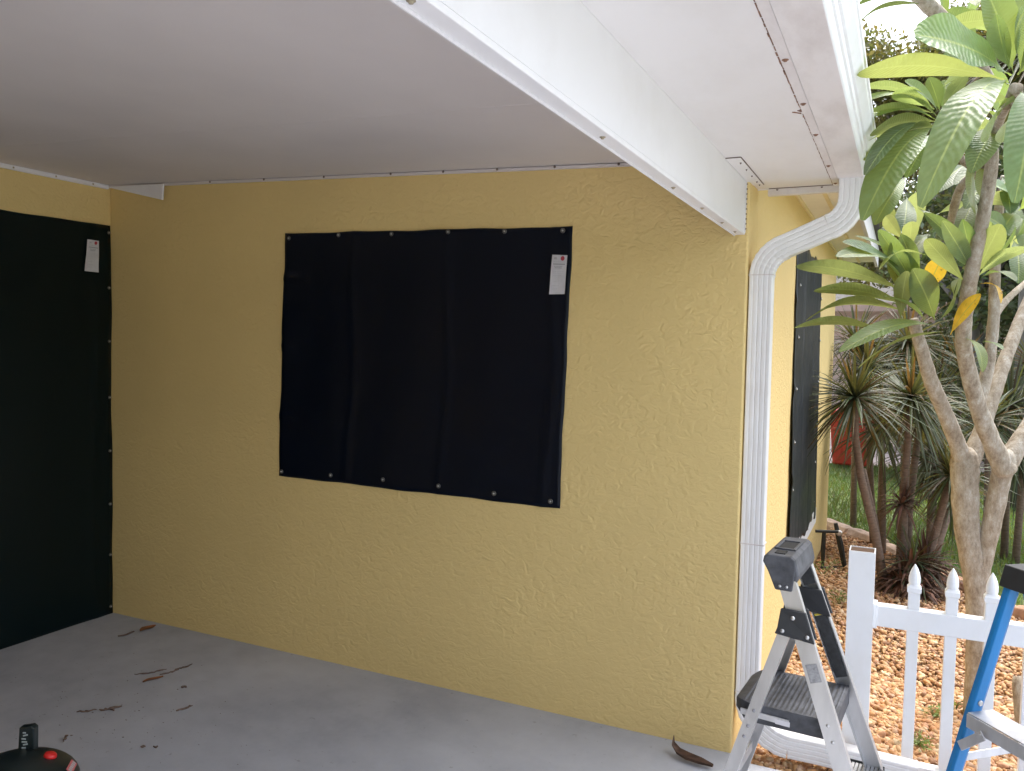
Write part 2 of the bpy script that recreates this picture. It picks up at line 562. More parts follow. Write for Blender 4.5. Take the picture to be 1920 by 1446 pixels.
MB().box(-160, 160, -160, 200, -0.32, -0.14).build('ground', M['lawn'])
tag(bpy.data.objects['ground'], kind='structure')
o = MB().box(-0.35, 9.0, -9.0, -0.045, -0.15, 0.0).build('concrete_slab', M['slab'])
tag(o, kind='structure')
o = MB().box(0.0, 3.3865, -0.045, 0.15, -0.15, -0.0005).build('slab_edge', M['slab'])
tag(o, kind='structure')
EDGE = [(3.30, 4.75), (3.573, 4.357), (3.848, 4.006), (4.07, 3.52), (4.349, 3.024), (4.573, 2.556), (5.0, 2.2), (5.6, 2.0), (6.6, 1.95)]
o = MB().prism([(3.30, -0.044, GZ), (6.6, -0.044, GZ)] + [(x, y, GZ) for x, y in EDGE[::-1]], (0, 0, -0.12)).build('gravel_bed', M['gravel_base'])
tag(o, kind='structure')
o = MB().box(-30, 40, 9.8, 15.5, -0.2, -0.125).build('street', M['road'])
tag(o, kind='structure')

# ------------------------------------------------------------------ house
house = thing('stucco_house', 'yellow stucco house with textured walls behind and beside the carport', 'house', (0, 0, 0))
MB().prism([(0, 0, -0.1), (L, 0, -0.1), (L, 0, ceil_z(L) - 0.0008), (0.0, 0, 2.3492)], (0, 0.2, 0)).build('wall', M['stucco'], house, bevel=0.006)
MB().box(-0.2, 0.0, -8.0, 0.2, -0.1, 2.345).build('wall', M['stucco'], house)
MB().box(L - 0.2, L - 0.0006, 0.2, 4.25, -0.15, 2.338).build('wall', M['stucco'], house)
MB().prism([(L - 0.2, 0.2, 2.2), (L - 0.2, 0.2, 2.338), (L - 0.2, 0.02, 2.338), (L - 0.2, 0.02, 2.215)], (0.199, 0, 0)).build('wall', M['stucco'], house)
MB().box(-4, L - 0.2, 4.05, 4.25, -0.15, 2.338).build('wall', M['stucco'], house)
MB().box(0.0, 3.3, -4.8, -4.6, -0.1, 2.23).build('wall', M['stucco'], house)  # unseen rear wall, added to block light from behind and darken the left end
MB().box(L, 3.655, 0.20, 5.0, 2.339, 2.36).build('soffit', M['soffit_yellow'], house)
MB().box(L, L + 0.012, 0.20, 4.99, 2.318, 2.338).build('frieze_board', M['batten_yellow'], house)
MB().box(3.512, 3.532, 0.20, 4.99, 2.332, 2.338).build('soffit_batten', M['batten_yellow'], house)
MB().box(3.656, 3.68, 0.20, 5.0, 2.29, 2.46).build('fascia', M['white'], house, bevel=0.003)
MB().prism([(3.72, 0.2, 2.461), (-2.0, 0.2, 3.9), (-8, 0.2, 2.461)], (0, 4.9, 0)).build('roof', M['roof_tile'], house)

# ------------------------------------------------------------------ carport roof: ceiling, beam, soffit, trims
car = thing('carport_roof', 'white panelled carport roof with a boxed beam and soffit', 'roof', (0, 0, 0))
Y0 = -8.0
MB().prism([(0.0, Y0, ceil_z(0)), (XB - 0.1, Y0, ceil_z(XB - 0.1)), (XB - 0.1, Y0, 2.46), (0.0, Y0, 2.46)], (0, -Y0 - 0.001, 0)).build('ceiling_panel', M['ceiling'], car)
MB().box(XB - 0.035, XB, Y0, -0.002, ZB, ZB + 0.012).build('beam_flange', M['white'], car, bevel=0.002)
b = MB().box(XB - 0.0345, XB - 0.0005, Y0, -0.0025, ZB + 0.012, 2.30).build('beam', M['white'], car)
MB().box(XB - 0.038, XB - 0.035, Y0, -0.003, ZB - 0.004, ZB + 0.02).build('beam_lip', M['white'], car)
MB().box(XB, 3.66, Y0, YE - 0.004, ZS, ZS + 0.2).build('soffit', M['soffit'], car)
MB().box(3.6605, XG1 + 0.002, Y0, YE - 0.003, ZS - 0.004, ZS + 0.2).build('soffit_trim', M['gutter_under'], car, bevel=0.0015)
MB().box(3.3885, 3.70, YE - 0.004, YE + 0.004, ZS - 0.0045, ZS + 0.21).build('end_trim', M['gutter_under'], car, bevel=0.001)
MB().box(3.425, 3.69, YE + 0.004, YE + 0.03, ZS - 0.026, ZS + 0.05).build('end_trim', M['gutter_under'], car, bevel=0.002)
MB().box(-0.1, 3.70, Y0, 0.19, 2.461, 2.49).build('roof_sheet', M['white'], car)
MB().box(3.70, 3.705, Y0, YE, 2.27, 2.46).build('fascia', M['white'], car)
# wall trims with their fixings
MB().prism([(0.0, -0.022, ceil_z(0) - 0.012), (XB - 0.04, -0.022, ceil_z(XB) - 0.012), (XB - 0.04, -0.022, ceil_z(XB) - 0.002), (0, -0.022, ceil_z(0) - 0.002)], (0, 0.0205, 0)).build('wall_trim', M['ceiling'], car)
MB().box(0.0015, 0.02, Y0, -0.023, 2.327, 2.348).build('wall_trim', M['white'], car, bevel=0.002)
MB().prism([(0.015, -0.035, 2.337), (0.435, -0.035, 2.327), (0.428, -0.035, 2.245)], (0, 0.012, 0)).build('gusset', M['white'], car, bevel=0.002)
MB().box(0.02, XB - 0.04, -0.95, -0.944, ceil_z(XB) - 0.003, ceil_z(XB) + 0.06)
sm = MB().prism([(0.02, -0.86, ceil_z(0.02) - 0.0006), (XB - 0.04, -0.86, ceil_z(XB - 0.04) - 0.0006), (XB - 0.04, -0.86, ceil_z(XB) + 0.03), (0.02, -0.86, ceil_z(0.02) + 0.02)], (0, 0.006, 0))
sm.build('panel_seam', M['ceiling'], car)
# bracket in the soffit corner and the perforated end flange of the beam
MB().box(3.3765, 3.424, -0.40, 0.075, ZS - 0.0035, ZS + 0.001).build('corner_bracket', M['soffit'], car, bevel=0.001)
cb = MB()
cb.box(3.424, 3.4262, -0.40, 0.075, ZS - 0.0032, ZS + 0.001)
cb.box(3.3765, 3.424, -0.4035, -0.4, ZS - 0.0032, ZS + 0.001)
cb.box(3.43, 3.66, YE - 0.0075, YE - 0.004, ZS - 0.0028, ZS + 0.001)
cb.build('seam', M['dark_gap'], car)
MB().box(XB + 0.0002, XB + 0.0022, -0.018, -0.0035, ZB + 0.006, ZS - 0.002).build('beam_end_flange', M['white'], car)


def screw(parent, p, nrm, r=0.0045, m='screw'):
    MB().lathe(p, [(r * 1.6, 0), (r * 1.6, 0.0012), (r, 0.002), (r * 0.8, 0.0042), (r * 0.2, 0.005)], 8, nrm).build('screw', M[m], parent)


for y in (-2.24, -1.53, -0.97, -0.63, -0.33, -0.1):
    screw(car, (XB - 0.018, y, ZB - 0.0002), (0, 0, -1), 0.004)
for x in (0.75, 1.1, 1.46, 1.83, 2.10, 2.36, 2.62, 2.89, 3.1):
    screw(car, (x, -0.0222, ceil_z(x) - 0.006), (0, -1, 0), 0.0035, 'dark_gap')
for y in (-0.12, -0.33, -0.55, -0.8):
    screw(car, (0.0202, y, 2.337), (1, 0, 0), 0.003)
for z in np.linspace(ZB + 0.02, ZS - 0.012, 10):
    screw(car, (XB + 0.0022, -0.0095, float(z)), (1, 0, 0), 0.0019, 'dark_gap')
for y in (-1.28, -0.94, -0.62, -0.19, 0.12):
    screw(car, (3.671, y, ZS - 0.004), (0, 0, -1), 0.0045, 'rust')
for y in (-0.33, -0.22, -0.11, 0.0, 0.06):
    screw(car, (3.412, y, ZS - 0.0035), (0, 0, -1), 0.0022, 'dark_gap')
for x in (3.46, 3.62):
    screw(car, (x, YE - 0.0, ZS - 0.0045), (0, 0, -1), 0.003, 'dark_gap')
rs = MB()                                          # ragged rust line where trim and soffit meet
for (a, c) in ((-1.75, -1.2), (-1.2, -0.86), (-0.83, -0.52), (-0.5, 0.16)):
    y = a
    while y < c:
        ln = random.uniform(0.01, 0.035)
        wd = random.uniform(0.0008, 0.0026) * (1.0 if y < -0.8 else 0.4)
        x = 3.6585 + random.uniform(-0.0008, 0.0008)
        rs.box(x - wd, x + wd, y, y + ln, ZS - 0.0012, ZS + 0.002)
        y += ln * random.uniform(0.9, 1.5)
for k in range(5):
    y = -0.86 + random.uniform(-0.02, 0.02)
    rs.bar((3.655, y, ZS - 0.0008), (3.655 - random.uniform(-0.012, 0.02), y + random.uniform(-0.03, 0.03), ZS - 0.0008), 0.003, 0.002, (0, 0, 1))
rs.build('rust_streak', M['rust'], car)

# ------------------------------------------------------------------ gutter
gut = thing('rain_gutter', 'white ribbed rain gutter along the carport roof edge', 'gutter', (XG1, YE, ZS))
GP = [(XG1 + 0.003, 0), (XG2, 0), (XG2 + 0.003, 0.004), (XG2 + 0.006, 0.03), (XG2 + 0.011, 0.032), (XG2 + 0.012, 0.052), (XG2 + 0.018, 0.054), (XG2 + 0.026, 0.074), (XG2 + 0.033, 0.09), (XG2 + 0.034, 0.108), (XG2 + 0.038, 0.11), (XG2 + 0.038, 0.126), (XG2 + 0.026, 0.127), (XG2 + 0.02, 0.1), (XG2 - 0.006, 0.01), (XG1 + 0.006, 0.008), (XG1 + 0.006, 0.12), (XG1 + 0.003, 0.12)]
g = MB().prism([(x, Y0, ZS - 0.006 + z) for x, z in GP], (0, YE + 0.008 - Y0, 0)).build('channel', M['vinyl_white'], gut)
MB().box(XG1 + 0.004, XG2 - 0.001, Y0 + 0.01, YE + 0.006, ZS - 0.0075, ZS - 0.0062).build('underside', M['gutter_under'], gut)
MB().prism([(x, YE + 0.008, ZS - 0.006 + z) for x, z in GP[:13] + [(XG1 + 0.003, 0.12)]], (0, 0.003, 0)).build('end_cap', M['vinyl_white'], gut)

# ------------------------------------------------------------------ downspout
ds = thing('downspout', 'white corrugated downspout bending from gutter to wall corner and along the ground', 'downspout', (3.43, 0.055, 0))


def down_profile():
    """rectangle 86 x 64 mm with ribs, (across, depth) pairs"""
    hw, hd = 0.043, 0.032
    out = []
    for k in range(45):
        u = -1 + 2 * k / 44
        out.append((u * (hw - 0.004), -hd + 0.0019 * max(0.0, math.cos(u * PI * 4.4 + PI)) ** 3 * (1 if abs(u) < 0.85 else 0)))
    out += [(hw - 0.001, -hd + 0.003)]
    for k in range(7):
        u = -1 + 2 * k / 6
        out.append((hw - 0.002 * (0.5 + 0.5 * math.cos(u * PI * 2)), u * (hd - 0.006)))
    out += [(hw - 0.004, hd), (-hw + 0.004, hd)]
    for k in range(7):
        u = 1 - 2 * k / 6
        out.append((-hw + 0.002 * (0.5 + 0.5 * math.cos(u * PI * 2)), u * (hd - 0.006)))
    out += [(-hw + 0.001, -hd + 0.003)]
    return out


DP = down_profile()


def sweep(path, ridge=None, scl=1.0):
    """downspout section swept along a path in the x-z plane"""
    m = MB()
    n = len(DP)
    vs, fs = [], []
    P = [Vector(p) for p in path]
    for i, p in enumerate(P):
        d = (P[min(i + 1, len(P) - 1)] - P[max(i - 1, 0)])
        d.y = 0
        d.normalize()
        side = Vector((-d.z, 0, d.x))
        s = scl * (1.0 + (ridge(i) if ridge else 0))
        for a, c in DP:
            vs.append(p + side * (a * s) + Vector((0, c * s, 0)))
    for i in range(len(P) - 1):
        for k in range(n):
            fs.append((i * n + k, (i + 1) * n + k, (i + 1) * n + (k + 1) % n, i * n + (k + 1) % n))
    m.add(vs, fs)
    m.add(vs[:n], [tuple(range(n))])
    m.add(vs[-n:], [tuple(range(n))[::-1]])
    return m


def arc(c, r, a0, a1, y, n=14):
    return [(c[0] + r * math.cos(math.radians(a0 + (a1 - a0) * k / n)), y, c[1] + r * math.sin(math.radians(a0 + (a1 - a0) * k / n))) for k in range(n + 1)]


YP = 0.055
XP = 3.4335
crimp = lambda i: 0.018 * math.cos(i * PI) if 2 < i < 13 else 0.0
sweep([(XP, YP, 0.222), (XP, YP, 0.8), (XP, YP, 1.4), (XP, YP, 1.82)]).build('pipe', M['pipe'], ds)
# lower bend of the gutter elbow, slanted run, upper bend, outlet
RA = 0.115
A1 = arc((XP + RA, 1.80), RA, 180, 108, YP)
end1 = Vector(A1[-1])
dirv = Vector((math.sin(math.radians(108)) * 1, 0, -math.cos(math.radians(108)))).normalized()
sweep(A1, crimp, 1.03).build('elbow', M['pipe'], ds, smooth=False)
XO = 3.733
c2x = XO - 0.105
A2 = arc((c2x, 2.075), 0.105, -72, 0, YP)
sweep([tuple(end1 - dirv * 0.012), tuple((end1 + Vector(A2[0])) / 2), A2[0]]).build('offset_pipe', M['pipe'], ds)
sweep(A2 + [(XO, YP, 2.147)], crimp, 1.03).build('elbow', M['pipe'], ds)
A3 = arc((XP + 0.165, 0.222), 0.165, 180, 266, YP)
sweep(A3, lambda i: 0.028 * math.cos(i * PI) if 1 < i < 13 else 0.0, 1.04).build('elbow', M['pipe'], ds)
sweep([A3[-1], (3.70, YP, 0.058), (4.02, YP, 0.045)], None, 1.0).build('ground_pipe', M['pipe'], ds)
for z in (0.80, 1.805, 0.232):
    MB().box(XP - 0.0445, XP + 0.0445, YP - 0.0335, YP + 0.0335, z, z + 0.004).build('joint_band', M['gutter_under'], ds)


# ------------------------------------------------------------------ black hurricane screens
def sheet(corners, nrm, nu, nv, edge_w, seed, thick=0.003):
    """wavy vinyl sheet: corners TL TR BR BL; edge_w lists (du,dv) waviness"""
    r = random.Random(seed)
    TL, TR, BR, BL = [Vector(c) for c in corners]
    n = Vector(nrm)
    m = MB()
    ph = [r.uniform(0, 6.28) for _ in range(12)]
    vs = []

    def P(u, v):
        p = (TL * (1 - u) + TR * u) * (1 - v) + (BL * (1 - u) + BR * u) * v
        across = (TR - TL).normalized()
        up = (TL - BL).normalized()
        e = edge_w
        # outline waviness that dies away from the edges
        p = p + up * (e * (math.sin(u * 17 + ph[0]) + 0.6 * math.sin(u * 41 + ph[1])) * (max(0, 1 - v * 6) + max(0, 1 - (1 - v) * 6)))
        p = p + across * (e * (math.sin(v * 15 + ph[2]) + 0.6 * math.sin(v * 37 + ph[3])) * (max(0, 1 - u * 6) + max(0, 1 - (1 - u) * 6)))
        h = 0.005 + 0.0022 * math.sin(u * 9 + ph[4] + 0.8 * math.sin(v * 4 + ph[5])) + 0.0018 * math.sin(u * 23 + v * 3 + ph[6]) + 0.0016 * math.sin(v * 13 + u * 2 + ph[7])
        # folded creases down the sheet and puckers at the left-hand fixings
        for c, a in ((0.28, 0.0040), (0.62, 0.0044), (0.955, 0.0050)):
            h += a * math.exp(-((u - c - 0.01 * math.sin(v * 7 + ph[8])) / 0.012) ** 2)
        for c in (0.18, 0.46, 0.75):
            h += 0.007 * math.exp(-(((v - c) / 0.016) ** 2 + ((u - 0.02) / 0.05) ** 2))
        return p + n * max(0.0015, h)
    for j in range(nv + 1):
        for i in range(nu + 1):
            vs.append(P(i / nu, j / nv))
    k = len(vs)
    vs += [p - n * thick for p in vs]
    fs = []
    W = nu + 1
    for j in range(nv):
        for i in range(nu):
            a = j * W + i
            fs.append((a, a + W, a + W + 1, a + 1))
            fs.append((k + a, k + a + 1, k + a + W + 1, k + a + W))
    ring = [i for i in range(W)] + [j * W + nu for j in range(1, nv + 1)] + [nv * W + i for i in range(nu - 1, -1, -1)] + [j * W for j in range(nv - 1, 0, -1)]
    for q in range(len(ring)):
        a, b_ = ring[q], ring[(q + 1) % len(ring)]
        fs.append((a, b_, k + b_, k + a))
    m.add(vs, fs)
    return m, P


def grommet(parent, p, nrm, r=0.0105):
    n = Vector(nrm)
    g = MB().lathe(Vector(p) + n * 0.001, [(r, 0), (r, 0.0015), (r * 0.85, 0.0035), (r * 0.6, 0.003), (r * 0.55, 0.0008)], 16, nrm).build('grommet', M['ring'], parent, smooth=True)
    MB().lathe(Vector(p) + n * 0.0022, [(r * 0.36, 0), (r * 0.36, 0.003), (r * 0.2, 0.0055), (r * 0.02, 0.006)], 10, nrm).build('stud', M['steel'], g, smooth=True)


def care_tag(parent, TL, TR, BR, BL, nrm):
    TL, TR, BR, BL = [Vector(c) for c in (TL, TR, BR, BL)]
    n = Vector(nrm)
    m = MB()
    nu, nv = 4, 12
    for s_, t_ in ((0.0, 1),):
        vs = []
        for j in range(nv + 1):
            for i in range(nu + 1):
                u, v = i / nu, j / nv
                p = (TL * (1 - u) + TR * u) * (1 - v) + (BL * (1 - u) + BR * u) * v
                vs.append(p + n * (0.002 + 0.002 * math.sin(v * 6) * v + 0.0012 * math.sin(u * 5 + v * 3)))
        k = len(vs)
        vs += [p - n * 0.0012 for p in vs]
        W = nu + 1
        fs = []
        for j in range(nv):
            for i in range(nu):
                a = j * W + i
                fs += [(a, a + W, a + W + 1, a + 1), (k + a, k + a + 1, k + a + W + 1, k + a + W)]
        ring = [i for i in range(W)] + [j * W + nu for j in range(1, nv + 1)] + [nv * W + i for i in range(nu - 1, -1, -1)] + [j * W for j in range(nv - 1, 0, -1)]
        for q in range(len(ring)):
            a, b_ = ring[q], ring[(q + 1) % len(ring)]
            fs.append((a, b_, k + b_, k + a))
        m.add(vs, fs)
    t = m.build('care_tag', M['tag'], parent)

    def Q(u, v):
        p = (TL * (1 - u) + TR * u) * (1 - v) + (BL * (1 - u) + BR * u) * v
        return p + n * (0.0042 + 0.002 * math.sin(v * 6) * v + 0.0012 * math.sin(u * 5 + v * 3))

    def strip(mb, u0, u1, v0, v1):
        a = [Q(u0, v0), Q(u1, v0), Q(u1, v1), Q(u0, v1)]
        mb.prism(a, n * -0.0006)
    g = MB()                                     # bold heading and two short lines under it
    for i in range(9):
        strip(g, 0.14 + i * 0.085, 0.14 + i * 0.085 + 0.07, 0.222, 0.248)
    for i in range(6):
        strip(g, 0.22 + i * 0.09, 0.22 + i * 0.09 + 0.06, 0.285, 0.3)
    for i in range(5):
        strip(g, 0.26 + i * 0.09, 0.26 + i * 0.09 + 0.065, 0.32, 0.34)
    g.build('heading_print', M['print_grey'], t)
    g = MB()
    for v in (0.155, 0.175):
        for i in range(6):
            strip(g, 0.16 + i * 0.125, 0.16 + i * 0.125 + 0.07, v, v + 0.01)
    for v, n_ in ((0.36, 4), (0.42, 6), (0.46, 6), (0.515, 5), (0.68, 3), (0.78, 4), (0.86, 3)):
        for i in range(n_):
            strip(g, 0.18 + i * 0.11, 0.18 + i * 0.11 + 0.075, v, v + 0.008)
    strip(g, 0.16, 0.34, 0.06, 0.115)
    g.build('small_print', M['print_pale'], t)
    e = MB()
    c = Q(0.72, 0.085)
    up = (TL - BL).normalized()
    ac = (TR - TL).normalized()
    e.prism([c + ac * math.cos(a) * 0.0085 + up * math.sin(a) * 0.0095 for a in [2 * PI * k / 14 for k in range(14)]], n * -0.0006)
    e.build('red_emblem', M['print_red'], t)


G_SC = 'dark hurricane screens on the yellow walls'
s1 = thing('window_screen', 'black vinyl storm screen with two rows of grommets, square, on the main carport wall', 'storm screen', (1.94, 0, 0.868), G_SC)
SC = [(1.222, -0.002, 2.044), (2.696, -0.002, 2.012), (2.667, -0.002, 0.862), (1.184, -0.002, 0.870)]
m, _ = sheet(SC, (0, -1, 0), 90, 70, 0.0017, 11)
m.build('screen_panel', M['black_vinyl'], s1, smooth=True)
for x, z in zip((1.249, 1.541, 1.833, 2.124, 2.396, 2.658), (2.019, 2.023, 2.016, 2.013, 2.004, 1.996)):
    grommet(s1, (x, -0.013, z), (0, -1, 0))
for x, z in zip((1.211, 1.507, 1.802, 2.095, 2.369, 2.63), (0.894, 0.902, 0.907, 0.905, 0.898, 0.89)):
    grommet(s1, (x, -0.013, z), (0, -1, 0))
care_tag(s1, (2.616, -0.016, 1.900), (2.681, -0.016, 1.896), (2.673, -0.016, 1.740), (2.605, -0.016, 1.740), (0, -1, 0))

s2 = thing('door_screen', 'tall dark green black storm screen reaching the floor beside the left corner', 'storm screen', (0, -0.9, 0), G_SC)
m, _ = sheet([(0.002, -2.2, 2.131), (0.002, -0.004, 2.131), (0.002, -0.006, -0.003), (0.002, -2.2, -0.003)], (1, 0, 0), 90, 90, 0.0022, 5)
m.build('screen_panel', M['green_vinyl'], s2, smooth=True)
for z in (2.095, 1.798, 1.508, 1.202, 0.909, 0.615, 0.333, 0.043):
    grommet(s2, (0.013, -0.022, z), (1, 0, 0), 0.0095)
    grommet(s2, (0.013, -2.17, z), (1, 0, 0), 0.0095)
care_tag(s2, (0.016, -0.154, 2.043), (0.016, -0.085, 2.043), (0.016, -0.089, 1.875), (0.016, -0.171, 1.876), (1, 0, 0))

s3 = thing('side_window_screen', 'narrow looking blue black storm screen on the sunny side wall behind the downspout', 'storm screen', (L, 2.2, 0.4), G_SC)
m, _ = sheet([(L + 0.001, 1.47, 2.10), (L + 0.001, 2.86, 2.12), (L + 0.017, 2.90, 0.395), (L + 0.017, 1.47, 0.41)], (1, 0, 0), 70, 70, 0.011, 3)
m.build('screen_panel', M['sky_vinyl'], s3, smooth=True)
for z in (1.88, 1.60, 1.32, 1.03, 0.77, 0.50):
    grommet(s3, (L + 0.014, 1.55, z), (1, 0, 0), 0.012)
    grommet(s3, (L + 0.014, 2.80, z), (1, 0, 0), 0.012)
MB().box(L, L + 0.02, 1.50, 2.97, 0.325, 0.435).build('window_sill', M['torn'], house, bevel=0.004)

# ------------------------------------------------------------------ aluminium step ladder
LO = (3.989, -0.711, 0.0)
lad = thing('step_ladder', 'small aluminium step ladder with grey plastic tread and cap by the downspout', 'ladder', LO, None, -0.077)


class LB(MB):
    """mesh in the ladder's own axes: a towards its front, b across, z up"""
    def build(s, name, m, parent=None, smooth=False, bevel=0.0, origin=None):
        sv = Vector(parent.location) if parent is not None else Vector()
        p = parent
        off = Vector((0, 0, 0))
        while p is not None:
            off += p.location
            p = p.parent
        s.v = [tuple(Vector(q) + off) for q in s.v]
        return MB.build(s, name, m, parent, smooth, bevel, origin)


def fr(z, sgn):
    return Vector((-0.356 * z, sgn * (0.202 - 0.084 * z), z))


def rr(z, sgn):
    return Vector((-0.557 + 0.306 * z, sgn * (0.202 - 0.084 * z), z))


def channel(p0, p1, web, fl, th, face, inward):
    """C-section bar; face = direction across the web, inward = where the flanges point"""
    m = LB()
    p0, p1, f_, i_ = Vector(p0), Vector(p1), Vector(face), Vector(inward)
    d = (p1 - p0).normalized()
    f_ = (f_ - d * f_.dot(d)).normalized()
    i_ = (i_ - d * i_.dot(d) - f_ * i_.dot(f_)).normalized()
    h = web / 2
    prof = [(-h, 0), (h, 0), (h, fl), (h - th, fl), (h - th, th), (-h + th, th), (-h + th, fl), (-h, fl)]
    m.prism([p0 + f_ * a + i_ * b_ for a, b_ in prof], p1 - p0)
    return m


for sgn in (-1, 1):
    r_ = channel(fr(0.02, sgn), fr(0.91, sgn), 0.046, 0.022, 0.003, (1, 0, 0), (0, -sgn, 0)).build('front_rail', M['alu'], lad)
    q = channel(rr(0.02, sgn), rr(0.768, sgn), 0.032, 0.02, 0.003, (1, 0, 0), (0, -sgn, 0)).build('rear_leg', M['alu'], lad)
    for fn, nm in ((fr, 'foot'), (rr, 'foot')):
        c = fn(0.0, sgn)
        LB().box(c.x - 0.032, c.x + 0.03, c.y - 0.018, c.y + 0.018, 0.0, 0.045).build('foot', M['black_plastic'], lad, bevel=0.004)
    # hinge bracket: black plate outside the rail
    c0, c1 = fr(0.835, sgn), fr(0.762, sgn)
    y = c0.y + sgn * 0.003
    y2 = c1.y + sgn * 0.006
    br = LB()
    poly = [Vector((c0.x - 0.034, y, 0.836)), Vector((c0.x + 0.030, y, 0.834)), Vector((c1.x + 0.031, y2, 0.757)), Vector((c1.x - 0.072, y2, 0.768)), Vector((c1.x - 0.066, y2, 0.785))]
    br.prism(poly, (0, sgn * 0.010, 0))
    br.prism([p + Vector((0, -sgn * 0.03, 0)) for p in poly], (0, -sgn * 0.006, 0))
    bo = br.build('hinge_bracket', M['black_plastic'], lad, bevel=0.002)
    for (a, z) in ((c0.x + 0.0, 0.818), (c1.x - 0.052, 0.779), (c1.x + 0.012, 0.773)):
        LB().lathe((a, y2 + sgn * 0.0105, z), [(0.006, 0), (0.006, 0.001), (0.004, 0.003), (0.001, 0.0035)], 10, (0, sgn, 0)).build('rivet', M['rivet'], bo, smooth=True)
    for z in (0.56, 0.52, 0.30):
        c = fr(z, sgn)
        LB().lathe((c.x, c.y + sgn * 0.0005, z - 0.01), [(0.005, 0), (0.004, 0.002), (0.001, 0.003)], 8, (0, sgn, 0)).build('rivet', M['rivet'], lad, smooth=True)
    for z in (0.545, 0.50, 0.47):
        c = rr(z, sgn)
        LB().lathe((c.x, c.y + sgn * 0.0005, z), [(0.005, 0), (0.004, 0.002), (0.001, 0.003)], 8, (0, sgn, 0)).build('rivet', M['print_grey'], lad, smooth=True)

# platform tread, ribbed, with a skirt
ZT = 0.556
pl = LB()
top = []
na, nb = 84, 12
outl = lambda u: 0.138 - (0.0 if u > 0.2 else 0.05 * ((0.2 - u) / 0.2) ** 2)
for i in range(na + 1):
    u = i / na
    a = -0.455 + 0.27 * u
    rib = 0.0022 if (i % 4 in (1, 2) and i % 28 > 1 and 0.1 < u < 0.97) else 0.0
    for j in range(nb + 1):
        v = -1 + 2 * j / nb
        drop = 0.012 * max(0, (0.12 - u) / 0.12) ** 2
        top.append(Vector((a, v * outl(u), ZT + (rib if abs(v) < 0.93 else 0) - drop)))
W = nb + 1
fs = [(i * W + j, (i + 1) * W + j, (i + 1) * W + j + 1, i * W + j + 1) for i in range(na) for j in range(nb)]
ring = [i * W for i in range(na + 1)] + [na * W + j for j in range(1, W)] + [i * W + nb for i in range(na - 1, -1, -1)] + [j for j in range(nb - 1, 0, -1)]
k = len(top)
low = [Vector((top[i].x, top[i].y, ZT - (0.052 if top[i].x > -0.42 else 0.038))) for i in ring]
fs += [(ring[q], ring[(q + 1) % len(ring)], k + (q + 1) % len(ring), k + q)[::-1] for q in range(len(ring))]
fs.append(tuple(k + q for q in range(len(ring))))
pl.add(top + low, fs)
tread = pl.build('platform', M['grey_plastic'], lad)
st = LB()
st.bar((-0.43, -0.1405, ZT - 0.026), (-0.30, -0.1405, ZT - 0.03), 0.004, 0.016, (0, 1, 0))
st.build('link_bar', M['alu'], lad)
MBs = LB()
MBs.bar((-0.335, -0.1435, ZT - 0.032), (-0.297, -0.1435, ZT - 0.033), 0.002, 0.013, (0, 1, 0))
MBs.build('label_sticker', M['tag'], lad)
# lower step
lo = LB()
for i in range(9):
    a0 = -0.185 + i * 0.0105
    lo.box(a0, a0 + 0.0085, -0.172, 0.172, 0.310, 0.318)
lo.box(-0.186, -0.094, -0.171, 0.171, 0.288, 0.3105)
lo.build('lower_step', M['alu'], lad, bevel=0.0012)
LB().box(-0.0935, -0.088, -0.172, 0.172, 0.284, 0.320).build('step_nosing', M['black_plastic'], lad, bevel=0.002)
LB().box(-0.188, -0.086, 0.1725, 0.1755, 0.288, 0.324).build('step_end_cap', M['black_plastic'], lad, bevel=0.001)
LB().bar(rr(0.30, -1) + Vector((0, 0.03, 0)), rr(0.30, 1) + Vector((0, -0.03, 0)), 0.03, 0.012, (0, 0, 1)).build('rear_crossbar', M['alu'], lad)
# moulded top cap with hand hole
cp = LB()
prof = [(-0.362, 0.905), (-0.388, 0.952), (-0.385, 0.968), (-0.374, 0.975), (-0.312, 0.975), (-0.302, 0.967), (-0.292, 0.925), (-0.296, 0.905), (-0.306, 0.905), (-0.312, 0.94), (-0.352, 0.94), (-0.355, 0.905)]
yy = [-0.126, -0.118, -0.05, 0.05, 0.118, 0.126]
rows = []
for b_ in yy:
    s_ = 0.93 if abs(b_) > 0.12 else 1.0
    cx, cz = -0.34, 0.945
    rows.append([Vector((cx + (a - cx) * s_, b_, cz + (z - cz) * s_)) for a, z in prof])
n_ = len(prof)
vs = [p for r_ in rows for p in r_]
fs = [(i * n_ + q, i * n_ + (q + 1) % n_, (i + 1) * n_ + (q + 1) % n_, (i + 1) * n_ + q) for i in range(len(rows) - 1) for q in range(n_)]
fs += [tuple(range(n_))[::-1], tuple((len(rows) - 1) * n_ + q for q in range(n_))]
cp.add(vs, fs)
cap = cp.build('top_cap', M['grey_plastic'], lad, bevel=0.003)
for sgn in (-1, 1):
    LB().prism([(-0.380, sgn * 0.112, 0.945), (-0.300, sgn * 0.112, 0.945), (-0.306, sgn * 0.121, 0.882), (-0.350, sgn * 0.121, 0.882)], (0, sgn * 0.014, 0)).build('cap_cheek', M['grey_plastic'], cap, bevel=0.003)
    for a in (-0.338, -0.32):
        LB().lathe((a, sgn * 0.130, 0.893), [(0.005, 0), (0.004, 0.006), (0.001, 0.008)], 8, (0, sgn, 0)).build('rivet', M['rivet'], cap, smooth=True)
rim = LB()
for (a0, a1, b0, b1) in ((-0.366, -0.320, -0.056, -0.048), (-0.366, -0.320, 0.048, 0.056), (-0.372, -0.364, -0.056, 0.056), (-0.322, -0.314, -0.056, 0.056)):
    rim.box(a0, a1, b0, b1, 0.972, 0.980)
rim.build('hand_hole_rim', M['grey_plastic'], cap, bevel=0.002)
